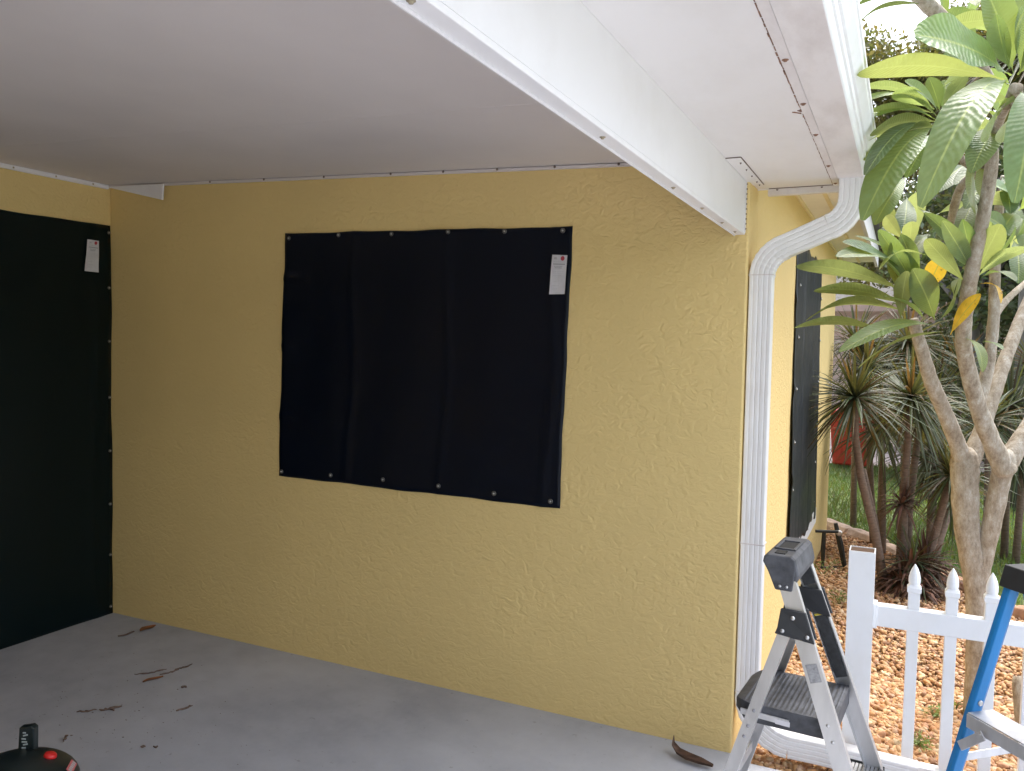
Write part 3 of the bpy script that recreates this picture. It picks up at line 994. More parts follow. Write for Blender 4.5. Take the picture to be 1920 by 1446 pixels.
LB().box(-0.3635, -0.3225, -0.0475, 0.0475, 0.972, 0.9765).build('hand_hole', M['hole'], cap)
LB().box(-0.360, -0.332, -0.108, -0.070, 0.972, 0.9772).build('tool_slot', M['hole'], cap)


def rail_patch(z0, z1, sgn, off, width, m, name):
    p0, p1 = fr(z0, sgn), fr(z1, sgn)
    s_ = Vector((0, sgn * off, 0))
    LB().bar(p0 + s_, p1 + s_, width, 0.0014, (1, 0, 0)).build(name, M[m], lad)


rail_patch(0.70, 0.655, -1, 0.0009, 0.030, 'sticker_grey', 'label_sticker')
rail_patch(0.755, 0.58, 1, -0.0235, 0.034, 'sticker_dark', 'warning_label')
rail_patch(0.762, 0.757, 1, -0.0240, 0.034, 'sticker_yellow', 'yellow_label')
rail_patch(0.895, 0.845, 1, -0.0235, 0.034, 'sticker_dark', 'label_sticker')
rail_patch(0.905, 0.896, 1, -0.0242, 0.034, 'sticker_red', 'red_label')

# ------------------------------------------------------------------ blue fibreglass ladder, mostly out of frame
bl = thing('blue_step_ladder', 'blue fibreglass step ladder with black top cap by the picket fence', 'ladder', (4.15, -0.55, 0))
WD = Vector((0.63, -0.777, 0)).normalized()
FD = Vector((-0.777, -0.63, 0)).normalized()
T0 = Vector((4.2265, -0.4516, 0.8847))
B0 = T0 + FD * (0.27 * T0.z) - WD * 0.04
B0.z = 0.0


def bp(z, k, rear=False):
    """point on a rail of the blue ladder: k 0 far rail, 1 near rail"""
    t = z / T0.z
    p = B0.lerp(T0, t) + WD * (k * (0.30 + 0.08 * (1 - t)))
    if rear:
        q = T0.copy()
        top = T0 - FD * 0.05 + WD * (k * 0.30)
        bot = Vector((top.x, top.y, 0)) - FD * 0.30 + WD * ((2 * k - 1) * 0.04)
        p = bot.lerp(top, t)
    return p


for k, sg in ((0, 1), (1, -1)):
    prof = [(0.027, 0.004), (0.024, 0.012), (-0.003, 0.013), (-0.008, 0.009), (-0.027, -0.004), (-0.027, -0.010), (0.027, -0.010)]
    lo_, hi_ = bp(0.03, k), bp(0.90, k)
    r_ = MB().prism([lo_ + FD * a + WD * (b_ * sg) for a, b_ in prof], hi_ - lo_).build('front_rail', M['blue'], bl, bevel=0.002)
    lo_, hi_ = bp(0.03, k, True), bp(0.88, k, True)
    MB().bar(lo_, hi_, 0.04, 0.022, FD).build('rear_rail', M['blue'], bl, bevel=0.003)
    for rear in (False, True):
        c = bp(0.03, k, rear)
        MB().bar(c - Vector((0, 0, 0.03)), c + Vector((0, 0, 0.04)), 0.062, 0.034, FD).build('foot', M['black_plastic'], bl, bevel=0.004)
    for z in (0.555, 0.445, 0.26):
        c = bp(z, k) + FD * 0.006 + WD * (0.013 * sg)
        MB().lathe(c, [(0.0085, 0), (0.008, 0.002), (0.005, 0.004), (0.001, 0.0045)], 12, WD * sg).build('rivet', M['rivet'], bl, smooth=True)
for z in (0.53, 0.26):
    a, c = bp(z, 0), bp(z, 1)
    sp = MB()
    sp.bar(a + WD * 0.012 - FD * 0.004, c - WD * 0.012 - FD * 0.004, 0.085, 0.004, FD)
    e = Vector((0, 0, -0.021))
    sp.bar(a + WD * 0.012 + FD * 0.040 + e, c - WD * 0.012 + FD * 0.040 + e, 0.003, 0.038, FD)
    sp.bar(a + WD * 0.012 - FD * 0.048 + e, c - WD * 0.012 - FD * 0.048 + e, 0.003, 0.038, FD)
    s_o = sp.build('step', M['alu'], bl, bevel=0.0012)
    for k, sg in ((0, 1), (1, -1)):
        p = bp(z - 0.095, k) + WD * (0.012 * sg) + FD * 0.03
        q = bp(z - 0.03, k) + WD * (0.085 * sg) + FD * 0.044
        MB().bar(p, q, 0.026, 0.004, (0, 0, 1)).build('brace', M['alu'], bl, bevel=0.001)
        MB().lathe(bp(z - 0.03, k) + WD * (0.075 * sg) + FD * 0.042, [(0.007, 0), (0.006, 0.004), (0.001, 0.006)], 10, FD).build('rivet', M['rivet'], s_o, smooth=True)
for k, sg in ((0, -1), (1, 1)):
    p = bp(0.385, k) + WD * (0.012 * sg)
    q = bp(0.40, k, True) + WD * (0.012 * sg)
    MB().bar(p, q, 0.024, 0.003, (0, 0, 1)).build('spreader', M['alu'], bl, bevel=0.001)
MB().bar(bp(0.36, 0, True), bp(0.36, 1, True), 0.028, 0.016, (0, 0, 1)).build('rear_crossbar', M['alu'], bl, bevel=0.002)
tc = MB()
mid0, mid1 = T0 - WD * 0.020 - FD * 0.015, T0 + WD * 0.335 - FD * 0.015
tc.prism([mid0 + FD * a + Vector((0, 0, z)) for a, z in ((0.052, -0.004), (0.034, 0.056), (-0.048, 0.056), (-0.064, -0.004), (-0.056, -0.004), (-0.043, 0.04), (0.029, 0.04), (0.044, -0.004))], mid1 - mid0)
co = tc.build('top_cap', M['black_plastic'], bl, bevel=0.003)
for p, d in ((mid0, WD), (mid1, -WD)):
    MB().prism([p + d * 0.002 + FD * a + Vector((0, 0, z)) for a, z in ((0.045, -0.003), (0.031, 0.046), (-0.044, 0.046), (-0.057, -0.003))], d * 0.006).build('cap_cheek', M['black_plastic'], co)

# ------------------------------------------------------------------ white picket fence
fen = thing('picket_fence', 'white vinyl picket fence with open topped square post and pointed pickets', 'fence', (3.81, 0.155, GZ))
px0, px1, py0, py1, pt_ = 3.767, 3.855, 0.112, 0.200, 0.802
po = MB()
wl = 0.004
po.box(px0, px1, py0, py0 + wl, GZ - 0.02, pt_)
po.box(px0, px1, py1 - wl, py1, GZ - 0.02, pt_)
po.box(px0, px0 + wl, py0 + wl, py1 - wl, GZ - 0.02, pt_)
po.box(px1 - wl, px1, py0 + wl, py1 - wl, GZ - 0.02, pt_)
po_o = po.build('post', M['vinyl_white'], fen)
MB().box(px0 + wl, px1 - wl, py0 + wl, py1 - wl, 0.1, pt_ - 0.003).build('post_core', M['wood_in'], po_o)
RY0, RY1 = 0.133, 0.181
FX = 5.7
for z0, z1, nm in ((0.530, 0.607, 'rail'), (-0.012, 0.04, 'rail')):
    MB().box(px1 + 0.001, FX, RY0, RY1, z0, z1).build(nm, M['vinyl_white'], fen, bevel=0.003)
MB().box(px1, px1 + 0.014, RY0 - 0.004, RY1 + 0.004, 0.522, 0.613).build('rail_bracket', M['vinyl_white'], fen, bevel=0.002)
k = 0
while 3.987 + 0.1212 * k < FX - 0.05:
    x = 3.987 + 0.1212 * k
    dz = random.uniform(-0.002, 0.002)
    h = 0.0192
    pk = MB().box(x - h, x + h, 0.157 - h, 0.157 + h, GZ + 0.005, 0.672)
    po_ = pk.build('picket', M['vinyl_white'], fen, bevel=0.002)
    cz_ = 0.668 + dz
    cpm = MB().lathe((x, 0.157, cz_), [(h, 0), (h + 0.004, 0.006), (h + 0.004, 0.020), (h - 0.0005, 0.026), (h - 0.002, 0.030)], square=True)
    cpm.lathe((x, 0.157, cz_), [(h - 0.002, 0.027), (h + 0.0005, 0.040), (h, 0.056), (h - 0.003, 0.072), (h - 0.008, 0.086), (h - 0.014, 0.097), (0.0012, 0.104)], 16)
    cpm.build('picket_cap', M['vinyl_white'], po_, bevel=0.0015)
    k += 1

# ------------------------------------------------------------------ vacuum in the lower left corner
VX, VY = 1.575, -1.585
va = thing('canister_vacuum', 'dark canister vacuum with upright handle and round red button on the carport floor', 'vacuum', (VX, VY, 0))
V0 = Vector((VX, VY, 0))
MB().lathe(V0, [(0.14, 0.0), (0.15, 0.01), (0.152, 0.05), (0.158, 0.13), (0.168, 0.14), (0.170, 0.165)], 40).build('drum', M['vac'], va, smooth=False, bevel=0.002)
dome = [(0.172, 0.160)] + [(0.172 * math.cos(a), 0.178 + 0.092 * math.sin(a) ** 0.9) for a in [k * PI / 2 / 12 for k in range(13)]]
dome[-1] = (0.004, 0.27)
MB().lathe(V0, dome, 48).build('lid', M['vac'], va, smooth=True)


def dome_pt(r, ang, lift=0.0):
    a = math.acos(min(1, r / 0.172))
    return V0 + Vector((math.cos(ang) * r, math.sin(ang) * r, 0.178 + 0.092 * math.sin(a) ** 0.9 + lift)), Vector((math.cos(ang) * math.cos(a) * 0.55, math.sin(ang) * math.cos(a) * 0.55, math.sin(a))).normalized()


RT = Vector((0.902, 0.431, 0))                    # to the right as one faces the wall
FW = Vector((-0.431, 0.902, 0))
h0 = V0 + FW * 0.075 - RT * 0.012
hd = MB().prism([h0 + RT * -0.030 + Vector((0, 0, 0.20)), h0 + RT * 0.022 + Vector((0, 0, 0.20)), h0 + RT * 0.024 + Vector((0, 0, 0.325)), h0 + RT * 0.014 + Vector((0, 0, 0.333)), h0 + RT * -0.022 + Vector((0, 0, 0.327))], FW * 0.026)
ho = hd.build('handle', M['vac'], va, bevel=0.003)
pm = MB()
rr_ = random.Random(4)
for i in range(7):
    z = 0.255 + i * 0.0095
    pm.bar(h0 - FW * 0.0008 + RT * (-0.012 + rr_.uniform(-.003, .003)) + Vector((0, 0, z)), h0 - FW * 0.0008 + RT * (0.002 + rr_.uniform(-.004, .004)) + Vector((0, 0, z + rr_.uniform(-0.002, 0.005))), 0.0045, 0.001, (0, 0, 1))
pm.build('worn_mark', M['mark_pale'], ho)
p, n = dome_pt(0.09, math.radians(52))
MB().lathe(p - n * 0.002, [(0.0185, 0), (0.0185, 0.006), (0.0165, 0.011), (0.011, 0.014), (0.002, 0.0152)], 24, n).build('button', M['button_red'], va, smooth=True)
g = MB()
q0, n0 = dome_pt(0.150, math.radians(40))
tang = Vector((-math.sin(math.radians(40)), math.cos(math.radians(40)), 0))
dn = n0.cross(tang).normalized()
g.prism([q0 + tang * a + dn * b_ + n0 * 0.002 for a, b_ in ((-0.03, -0.011), (0.03, -0.011), (0.03, 0.011), (-0.03, 0.011))], n0 * 0.0012)
lo_ = g.build('label_sticker', M['label_pink'], va)
g = MB()
for i in range(6):
    a = -0.024 + i * 0.009
    g.prism([q0 + tang * aa + dn * b_ + n0 * 0.0034 for aa, b_ in ((a, -0.006), (a + 0.005, -0.006), (a + 0.005, 0.005), (a, 0.005))], n0 * 0.0006)
g.build('label_print', M['mark_pale'], lo_)
MB().lathe(V0, [(0.176, 0.150), (0.178, 0.158), (0.178, 0.168), (0.174, 0.172), (0.170, 0.172), (0.170, 0.150)], 48).build('rim', M['vac_grey'], va, smooth=False)

# ------------------------------------------------------------------ litter on the slab
def curl_leaf(name, p0, p1, wid, m, label, cat, lift=0.008, bend=0.1, group=None):
    p0, p1 = Vector((*p0, 0)), Vector((*p1, 0))
    d = p1 - p0
    s_ = Vector((-d.y, d.x, 0)).normalized()
    n1, n2 = 10, 4
    vs = []
    for i in range(n1 + 1):
        u = i / n1
        w_ = wid * (math.sin(PI * min(1, u * 0.94 + 0.05)) ** 0.8 + 0.06)
        for j in range(n2 + 1):
            v = -1 + 2 * j / n2
            vs.append(p0 + d * u + s_ * (v * w_ / 2 + bend * d.length * math.sin(u * PI)) + Vector((0, 0, 0.0025 + lift * (v * v * 0.7 + 0.5 * u * u + 0.25 * math.sin(u * 7)) * 0.8 + 0.001)))
    W = n2 + 1
    k = len(vs)
    fs = [(i * W + j, (i + 1) * W + j, (i + 1) * W + j + 1, i * W + j + 1) for i in range(n1) for j in range(n2)]
    mb = MB().add(vs, fs)
    mb.add([v - Vector((0, 0, 0.001)) for v in vs], [f[::-1] for f in fs])
    c = (p0 + p1) / 2
    return tag(mb.build(name, M[m], None, smooth=True, origin=(c.x, c.y, 0)), label, cat, group)


def twig(pts, r, label, m='twig'):
    q = random.Random(int(pts[0][0] * 1000))
    P = []
    for (x0, y0), (x1, y1) in zip(pts[:-1], pts[1:]):
        for k in range(5):
            t = k / 5
            P.append(Vector((x0 + (x1 - x0) * t + q.gauss(0, 0.0022), y0 + (y1 - y0) * t + q.gauss(0, 0.0022), r * 0.6 + q.uniform(0, r * 0.5))))
    P.append(Vector((*pts[-1], r * 0.6)))
    m_ = len(P) - 1
    return tag(MB().tube(P, [r * (0.25 + 0.75 * math.sin(PI * (0.12 + 0.8 * i / m_))) * q.uniform(0.6, 1.1) for i in range(m_ + 1)], 7).build('twig', M[m], None, smooth=True, origin=(pts[0][0], pts[0][1], 0)), label, 'twig', 'twigs and leaf scraps on the slab')


curl_leaf('dry_leaf', (0.385, -0.14), (0.395, -0.05), 0.05, 'dead_leaf', 'large orange brown dry leaf against the wall foot in the far corner', 'leaf', group='dry leaves on the slab')
curl_leaf('dry_leaf', (0.365, -0.16), (0.36, -0.255), 0.014, 'twig', 'thin dark curled leaf lying just in front of the large orange leaf', 'leaf', group='dry leaves on the slab')
curl_leaf('dry_leaf', (0.929, -0.585), (0.965, -0.505), 0.022, 'dead_leaf', 'small orange dry leaf in the middle of the slab under a curved twig', 'leaf', group='dry leaves on the slab')
twig([(0.82, -0.545), (0.87, -0.50), (0.885, -0.455), (0.90, -0.43)], 0.0042, 'faint curved twig left of the small orange leaf')
twig([(0.925, -0.49), (0.95, -0.44), (0.945, -0.40), (0.96, -0.375), (0.955, -0.33)], 0.005, 'longer wavy brown twig behind the small orange leaf')
twig([(1.005, -0.86), (1.03, -0.83), (1.048, -0.79)], 0.006, 'short dark forked scrap at the middle of the litter')
twig([(1.028, -0.83), (1.06, -0.835)], 0.005, 'stub crossing the short dark forked scrap')
twig([(0.935, -0.91), (0.96, -0.89), (0.985, -0.86)], 0.0045, 'thin dark scrap nearest the left of the litter')
twig([(1.283, -0.72), (1.295, -0.68), (1.30, -0.65)], 0.005, 'dark slim scrap at the right end of the litter')
twig([(1.115, -1.10), (1.085, -1.06)], 0.0055, 'short stick standing alone just beyond the vacuum')
twig([(1.12, -0.545), (1.135, -0.53)], 0.007, 'round brown crumb right of the small orange leaf')
twig([(1.40, -0.995), (1.415, -0.985)], 0.005, 'left one of two small crumbs at the front of the slab')
twig([(1.44, -0.975), (1.455, -0.965)], 0.0045, 'right one of two small crumbs at the front of the slab')
curl_leaf('dry_leaf', (1.87, -1.25), (1.96, -1.20), 0.02, 'dead_leaf', 'orange leaf scrap at the front edge of the slab near the vacuum', 'leaf', group='dry leaves on the slab')
# crumbs nobody could count
V, F, T = [], [], []
for i in range(150):
    t = random.random()
    x = random.gauss(1.10, 0.33)
    y = random.gauss(-0.82, 0.26)
    r = random.uniform(0.0015, 0.005) * (1.2 if t > 0.85 else 0.7)
    if not (0.2 < x < 3.0 and -1.5 < y < -0.1):
        continue
    o = len(V)
    a0 = random.uniform(0, 6)
    for k in range(5):
        a = a0 + k * 2 * PI / 5
        V.append((x + math.cos(a) * r * random.uniform(0.5, 1.5), y + math.sin(a) * r * random.uniform(0.4, 1.0), 0.0006))
    V.append((x, y, 0.0006 + r * 0.5))
    for k in range(5):
        F.append((o + k, o + (k + 1) % 5, o + 5))
        T.append(1)
o = big_mesh('leaf_crumbs', np.array(V), np.array(F), np.ones((len(V), 3)), M['crumb'])
tag(o, 'scatter of tiny brown crumbs of dry leaf over the grey slab', 'leaf crumbs', kind='stuff')
# curved palm sheath by the wall end
pts = [(3.185, -0.075, 0.055), (3.19, -0.10, 0.028), (3.215, -0.125, 0.014), (3.25, -0.14, 0.010), (3.30, -0.15, 0.010), (3.35, -0.155, 0.012)]
sh = MB()
vs, fs = [], []
wd = [0.004, 0.02, 0.03, 0.034, 0.03, 0.012]
for i, p in enumerate(pts):
    p = Vector(p)
    for j in range(7):
        v = -1 + j / 3
        vs.append(p + Vector((0.25 * v * wd[i] * 0.6, v * wd[i] * 0.6, v * v * wd[i] * 0.5)))
for i in range(len(pts) - 1):
    for j in range(6):
        fs.append((i * 7 + j, (i + 1) * 7 + j, (i + 1) * 7 + j + 1, i * 7 + j + 1))
sh.add(vs, fs)
sh.add([v - Vector((0, 0, 0.003)) for v in vs], [f[::-1] for f in fs])
tag(sh.build('palm_sheath', M['sheath'], None, smooth=True, origin=(3.25, -0.13, 0)), 'curled dark brown palm sheath at the foot of the yellow wall end', 'palm sheath')

# ------------------------------------------------------------------ gravel: many small stones
def ico():
    t = (1 + 5 ** 0.5) / 2
    v = [(-1, t, 0), (1, t, 0), (-1, -t, 0), (1, -t, 0), (0, -1, t), (0, 1, t), (0, -1, -t), (0, 1, -t), (t, 0, -1), (t, 0, 1), (-t, 0, -1), (-t, 0, 1)]
    f = [(0, 11, 5), (0, 5, 1), (0, 1, 7), (0, 7, 10), (0, 10, 11), (1, 5, 9), (5, 11, 4), (11, 10, 2), (10, 7, 6), (7, 1, 8), (3, 9, 4), (3, 4, 2), (3, 2, 6), (3, 6, 8), (3, 8, 9), (4, 9, 5), (2, 4, 11), (6, 2, 10), (8, 6, 7), (9, 8, 1)]
    v = [Vector(p).normalized() for p in v]
    cache = {}
    nf = []

    def mid(a, b):
        key = (min(a, b), max(a, b))
        if key not in cache:
            v.append(((v[a] + v[b]) / 2).normalized())
            cache[key] = len(v) - 1
        return cache[key]
    for a, b, c in f:
        x, y, z = mid(a, b), mid(b, c), mid(c, a)
        nf += [(a, x, z), (b, y, x), (c, z, y), (x, y, z)]
    return np.array([tuple(p) for p in v]), np.array(nf)


IV, IF = ico()


def edge_y(x):
    for (x0, y0), (x1, y1) in zip(EDGE[:-1], EDGE[1:]):
        if x0 <= x <= x1:
            return y0 + (y1 - y0) * (x - x0) / (x1 - x0)
    return EDGE[0][1]


def pebbles(n, x0, x1, y0, y1, r0, r1, IV, IF, zl=0.0):
    X = rng.uniform(x0, x1, n)
    Y = rng.uniform(y0, y1, n)
    keep = np.array([(Y[i] < edge_y(X[i]) - 0.02) and not (X[i] < L + 0.015 and Y[i] > 0) for i in range(n)])
    X, Y = X[keep], Y[keep]
    n = len(X)
    R = r0 * (r1 / r0) ** (rng.random(n) ** 1.3)
    sc = np.c_[R * rng.uniform(0.8, 1.5, n), R * rng.uniform(0.7, 1.05, n), R * rng.uniform(0.5, 0.85, n)]
    ang = rng.uniform(0, 6.283, (n, 3))
    ang[:, :2] = rng.normal(0, 0.45, (n, 2))
    V = np.repeat(IV[None], n, 0)
    ph = rng.uniform(0, 6.28, (n, 1, 3))
    V = V * (1 + 0.10 * np.sin(V[:, :, [1]] * 3.3 + ph[:, :, [0]]) + 0.09 * np.sin(V[:, :, [0]] * 4.1 + ph[:, :, [1]]) + 0.07 * np.sin(V[:, :, [2]] * 5 + ph[:, :, [2]]))
    V = V * sc[:, None, :]
    for ax, (i, j) in enumerate(((1, 2), (0, 2), (0, 1))):
        c, s_ = np.cos(ang[:, ax])[:, None], np.sin(ang[:, ax])[:, None]
        a, b_ = V[:, :, i].copy(), V[:, :, j].copy()
        V[:, :, i], V[:, :, j] = a * c - b_ * s_, a * s_ + b_ * c
    V[:, :, 0] += X[:, None]
    V[:, :, 1] += Y[:, None]
    V[:, :, 2] += (GZ + zl + sc[:, 2] * 0.55 + rng.uniform(0, 0.012, n))[:, None]
    pal = np.array([(0.62, 0.42, 0.24), (0.55, 0.33, 0.17), (0.72, 0.54, 0.36), (0.66, 0.50, 0.40), (0.45, 0.25, 0.13), (0.76, 0.66, 0.52), (0.60, 0.38, 0.27), (0.38, 0.24, 0.16)])
    pr = np.array([0.24, 0.18, 0.17, 0.11, 0.10, 0.05, 0.11, 0.04])
    col = pal[rng.choice(len(pal), n, p=pr)] * rng.uniform(0.62, 0.98, (n, 1)) * np.array([1.0, 0.89, 0.74])
    T = np.repeat(col[:, None], len(IV), 1)
    F = IF[None] + (np.arange(n) * len(IV))[:, None, None]
    return V.reshape(-1, 3), F.reshape(-1, 3), T.reshape(-1, 3)


JV, JF = IV[:12], np.array([(0, 11, 5), (0, 5, 1), (0, 1, 7), (0, 7, 10), (0, 10, 11), (1, 5, 9), (5, 11, 4), (11, 10, 2), (10, 7, 6), (7, 1, 8), (3, 9, 4), (3, 4, 2), (3, 2, 6), (3, 6, 8), (3, 8, 9), (4, 9, 5), (2, 4, 11), (6, 2, 10), (8, 6, 7), (9, 8, 1)])
parts = [pebbles(18000, 3.385, 4.9, -0.045, 1.1, 0.0055, 0.0175, IV, IF), pebbles(24000, 3.385, 5.2, 1.1, 4.6, 0.007, 0.018, JV, JF), pebbles(6000, 4.9, 6.6, -0.045, 2.1, 0.007, 0.018, JV, JF)]
off = 0
Vs, Fs, Ts = [], [], []
for v_, f_, t_ in parts:
    Vs.append(v_)
    Fs.append(f_ + off)
    Ts.append(t_)
    off += len(v_)
o = big_mesh('gravel', np.vstack(Vs), np.vstack(Fs), np.clip(np.vstack(Ts), 0, 1), M['pebble'], smooth=True)
tag(o, 'tan, orange and white gravel stones filling the bed beside the house', 'gravel', kind='stuff')

# edging stones along the lawn
er = random.Random(9)
EL = ['pale curved edging stone nearest the yellow wall', 'pale edging stone second from the yellow wall', 'pinkish edging stone behind the open fence post', 'edging stone half hidden by the spiky clump', 'orange edging stone left of the plumeria trunk', 'orange brown edging stone right behind the plumeria trunk', 'tan edging stone behind the third picket', 'edging stone behind the blue ladder cap', 'rough edging stone right of the blue ladder', 'farthest right edging stone on the lawn edge']
seg = []
for (a, b_) in zip(EDGE[:-1], EDGE[1:]):
    a, b_ = Vector((*a, 0)), Vector((*b_, 0))
    nseg = max(1, int((b_ - a).length / 0.42))
    for i in range(nseg):
        seg.append((a.lerp(b_, (i + 0.04) / nseg), a.lerp(b_, (i + 0.96) / nseg)))
for i, (a, b_) in enumerate(seg[:10]):
    st_ = MB()
    a = a + Vector((0, 0, 0.0))
    nn = 6
    vs = []
    d = (b_ - a).normalized()
    s_ = Vector((-d.y, d.x, 0))
    hh = er.uniform(0.05, 0.075)
    prof = [(-0.06, -0.09), (-0.062, hh * 0.4), (-0.045, hh), (0.0, hh * 1.12), (0.045, hh), (0.062, hh * 0.4), (0.06, -0.09)]
    for q in range(nn + 1):
        u = q / nn
        e = 0.9 if q in (0, nn) else 1
        for x, z in prof:
            vs.append(a.lerp(b_, u) + s_ * (x * e * er.uniform(0.93, 1.07)) + Vector((0, 0, GZ + z * e + er.uniform(-0.003, 0.003))))
    P_ = len(prof)
    fs = [(q * P_ + j, q * P_ + (j + 1) % P_, (q + 1) * P_ + (j + 1) % P_, (q + 1) * P_ + j) for q in range(nn) for j in range(P_)]
    fs += [tuple(range(P_))[::-1], tuple(nn * P_ + j for j in range(P_))]
    st_.add(vs, fs)
    c = (a + b_) / 2
    tag(st_.build('edging_stone', M['pale_stone' if i < 3 else 'terracotta'], None, smooth=False, bevel=0.006, origin=(c.x, c.y, GZ)), EL[i], 'edging stone', 'stones edging the gravel bed')


def rock(p, r, m, label):
    rk = MB()
    q = random.Random(int(p[0] * 1000))
    ph = [q.uniform(0, 6) for _ in range(4)]
    vs = []
    for v in IV:
        k = 1 + 0.16 * math.sin(v[0] * 3 + ph[0]) + 0.13 * math.sin(v[1] * 4 + ph[1]) + 0.1 * math.sin(v[2] * 5 + ph[2])
        vs.append((p[0] + v[0] * r * k, p[1] + v[1] * r * 0.8 * k, p[2] + v[2] * r * 0.6 * k))
    rk.add(vs, [tuple(f) for f in IF])
    tag(rk.build('rock', M[m], None, smooth=True, origin=p), label, 'rock', 'larger rocks on the gravel')


rock((4.52, 0.72, 0.03), 0.055, 'pale_stone', 'pale rock on gravel right of the blue ladder rail')
rock((4.46, 0.55, 0.02), 0.045, 'terracotta', 'brown rock beside the pale rock on gravel')
lg = MB().tube([(4.42, 0.62, GZ), (4.41, 0.63, 0.08), (4.39, 0.66, 0.22), (4.385, 0.67, 0.25)], [0.048, 0.04, 0.032, 0.02], 12, wob=0.15)
tag(lg.build('tree_stump', M['bark'], None, smooth=True, origin=(4.42, 0.62, GZ)), 'slim brown stump standing in gravel behind the blue ladder', 'stump')


def weed(p, r, n, label, flower=False):
    root = thing('weed', label, 'weed', p, 'weeds in the gravel')
    wm = MB()
    q = random.Random(int(p[0] * 777 + p[1] * 31))
    for i in range(n * 2):
        a, el = q.uniform(0, 6.28), q.uniform(0.0, 1.4)
        rr = r * q.random() ** 0.6
        c = Vector(p) + Vector((math.cos(a) * math.cos(el) * rr, math.sin(a) * math.cos(el) * rr, math.sin(el) * rr * 0.7 - 0.005))
        d = Vector((q.uniform(-1, 1), q.uniform(-1, 1), q.uniform(-0.2, 0.8))).normalized()
        s_ = d.cross(Vector((q.uniform(-1, 1), q.uniform(-1, 1), 1))).normalized()
        k = q.uniform(0.006, 0.013)
        u = q.uniform(0.6, 1.3)
        wm.cur = (u * q.uniform(0.9, 1.3), u, u)
        wm.add([c - d * k, c - d * k * 0.2 + s_ * k * 0.5, c + d * k, c - d * k * 0.2 - s_ * k * 0.5], [(0, 1, 2, 3)])
    for i in range(5):
        a = q.uniform(0, 6.28)
        wm.tube([Vector(p) + Vector((0, 0, GZ)), Vector(p) + Vector((math.cos(a) * r * 0.4, math.sin(a) * r * 0.4, r * 0.35)), Vector(p) + Vector((math.cos(a) * r * 0.8, math.sin(a) * r * 0.8, r * 0.5))], 0.0015, 5)
    wm.build('leaf_tuft', M['weed'], root)
    if flower:
        MB().lathe(Vector(p) + Vector((0, 0, r * 0.8)), [(0.002, 0), (0.012, 0.006), (0.014, 0.01), (0.004, 0.011)], 6).build('flower', M['flower'], root)


weed((3.62, 2.25, 0.0), 0.10, 40, 'green weed in gravel between the ladder cap and the fence post')
weed((3.70, 2.9, 0.0), 0.09, 30, 'yellow green weed by the iron stand')
weed((3.47, 2.9, 0.0), 0.16, 30, 'thin trailing weed against the yellow wall beside the iron stand')
weed((4.03, 0.42, 0.0), 0.07, 34, 'low green weed right of the open fence post')
weed((4.10, 0.75, 0.0), 0.06, 26, 'small green weed between the first two pickets')
weed((4.17, 0.86, 0.0), 0.06, 22, 'faint weed behind the second picket')
weed((4.46, 0.33, 0.0), 0.035, 10, 'tiny weed with one magenta flower right of the blue ladder', True)

# ------------------------------------------------------------------ iron stand by the wall
isd = thing('iron_stand', 'low black wrought iron stand with bent legs against the yellow wall', 'stand', (3.52, 3.12, GZ))
MB().tube([(3.40, 3.06, 0.245), (3.50, 3.10, 0.245), (3.545, 3.12, 0.245)], 0.011, 8).build('top_bar', M['iron'], isd)
MB().tube([(3.455, 3.085, 0.24), (3.452, 3.085, 0.12), (3.455, 3.09, GZ + 0.0)], [0.014, 0.017, 0.010], 8).build('leg', M['iron'], isd)
MB().tube([(3.525, 3.14, 0.30), (3.56, 3.15, 0.16), (3.60, 3.16, GZ + 0.0)], [0.014, 0.022, 0.016], 8).build('leg', M['iron'], isd)
MB().tube([(3.44, 3.07, GZ + 0.012), (3.60, 3.16, GZ + 0.015), (3.72, 3.22, GZ + 0.012)], 0.012, 8).build('foot_bar', M['iron'], isd)
MB().lathe((3.55, 3.135, 0.235), [(0.02, 0), (0.022, 0.012), (0.014, 0.02)], 12, (0.3, -1, 0)).build('bolt', M['steel'], isd)

# ------------------------------------------------------------------ plumeria
def leaf(mb, base, tip, wid, nrm, arch=0.06, fold=0.25, wave=0.0, shape=1.15, twist=0.0, seed=0, pet=0.07):
    """one leaf blade: base to tip, nrm = the side its upper face looks to"""
    r = random.Random(seed)
    base, tip = Vector(base), Vector(tip)
    d = tip - base
    ln = d.length
    d.normalize()
    n = Vector(nrm)
    n = (n - d * n.dot(d)).normalized()
    tip = tip + n * (0.744 * arch * ln * 0.7)
    d = (tip - base).normalized()
    n = (n - d * n.dot(d)).normalized()
    s_ = d.cross(n)
    nu, nv = 18, 6
    ph = r.uniform(0, 6.28)
    vs, uv = [], []
    for i in range(nu + 1):
        u = i / nu
        if u < pet:
            w_ = 0.05
        else:
            t = (u - pet) / (1 - pet)
            w_ = max(0.012, math.sin(PI * (t ** (shape + 0.28)) * 0.985 + 0.01) ** 0.62)
        c = base + d * (ln * u) + n * (arch * ln * math.sin(u * PI * 0.95) - arch * ln * 0.9 * u * u)
        tw = twist * u
        sx = s_ * math.cos(tw) + n * math.sin(tw)
        nx = n * math.cos(tw) - s_ * math.sin(tw)
        for j in range(nv + 1):
            v = -1 + 2 * j / nv
            vs.append(c + sx * (v * wid / 2 * w_) + nx * (fold * abs(v) * wid / 2 * w_ + wave * ln * math.sin(u * 15 + ph + (1.5 if v > 0 else 0)) * v * v))
            uv.append((u + 0.0001, v + 0.0001))
    W = nv + 1
    fs = [(i * W + j, (i + 1) * W + j, (i + 1) * W + j + 1, i * W + j + 1) for i in range(nu) for j in range(nv)]
    mb.add(vs, fs, uv)


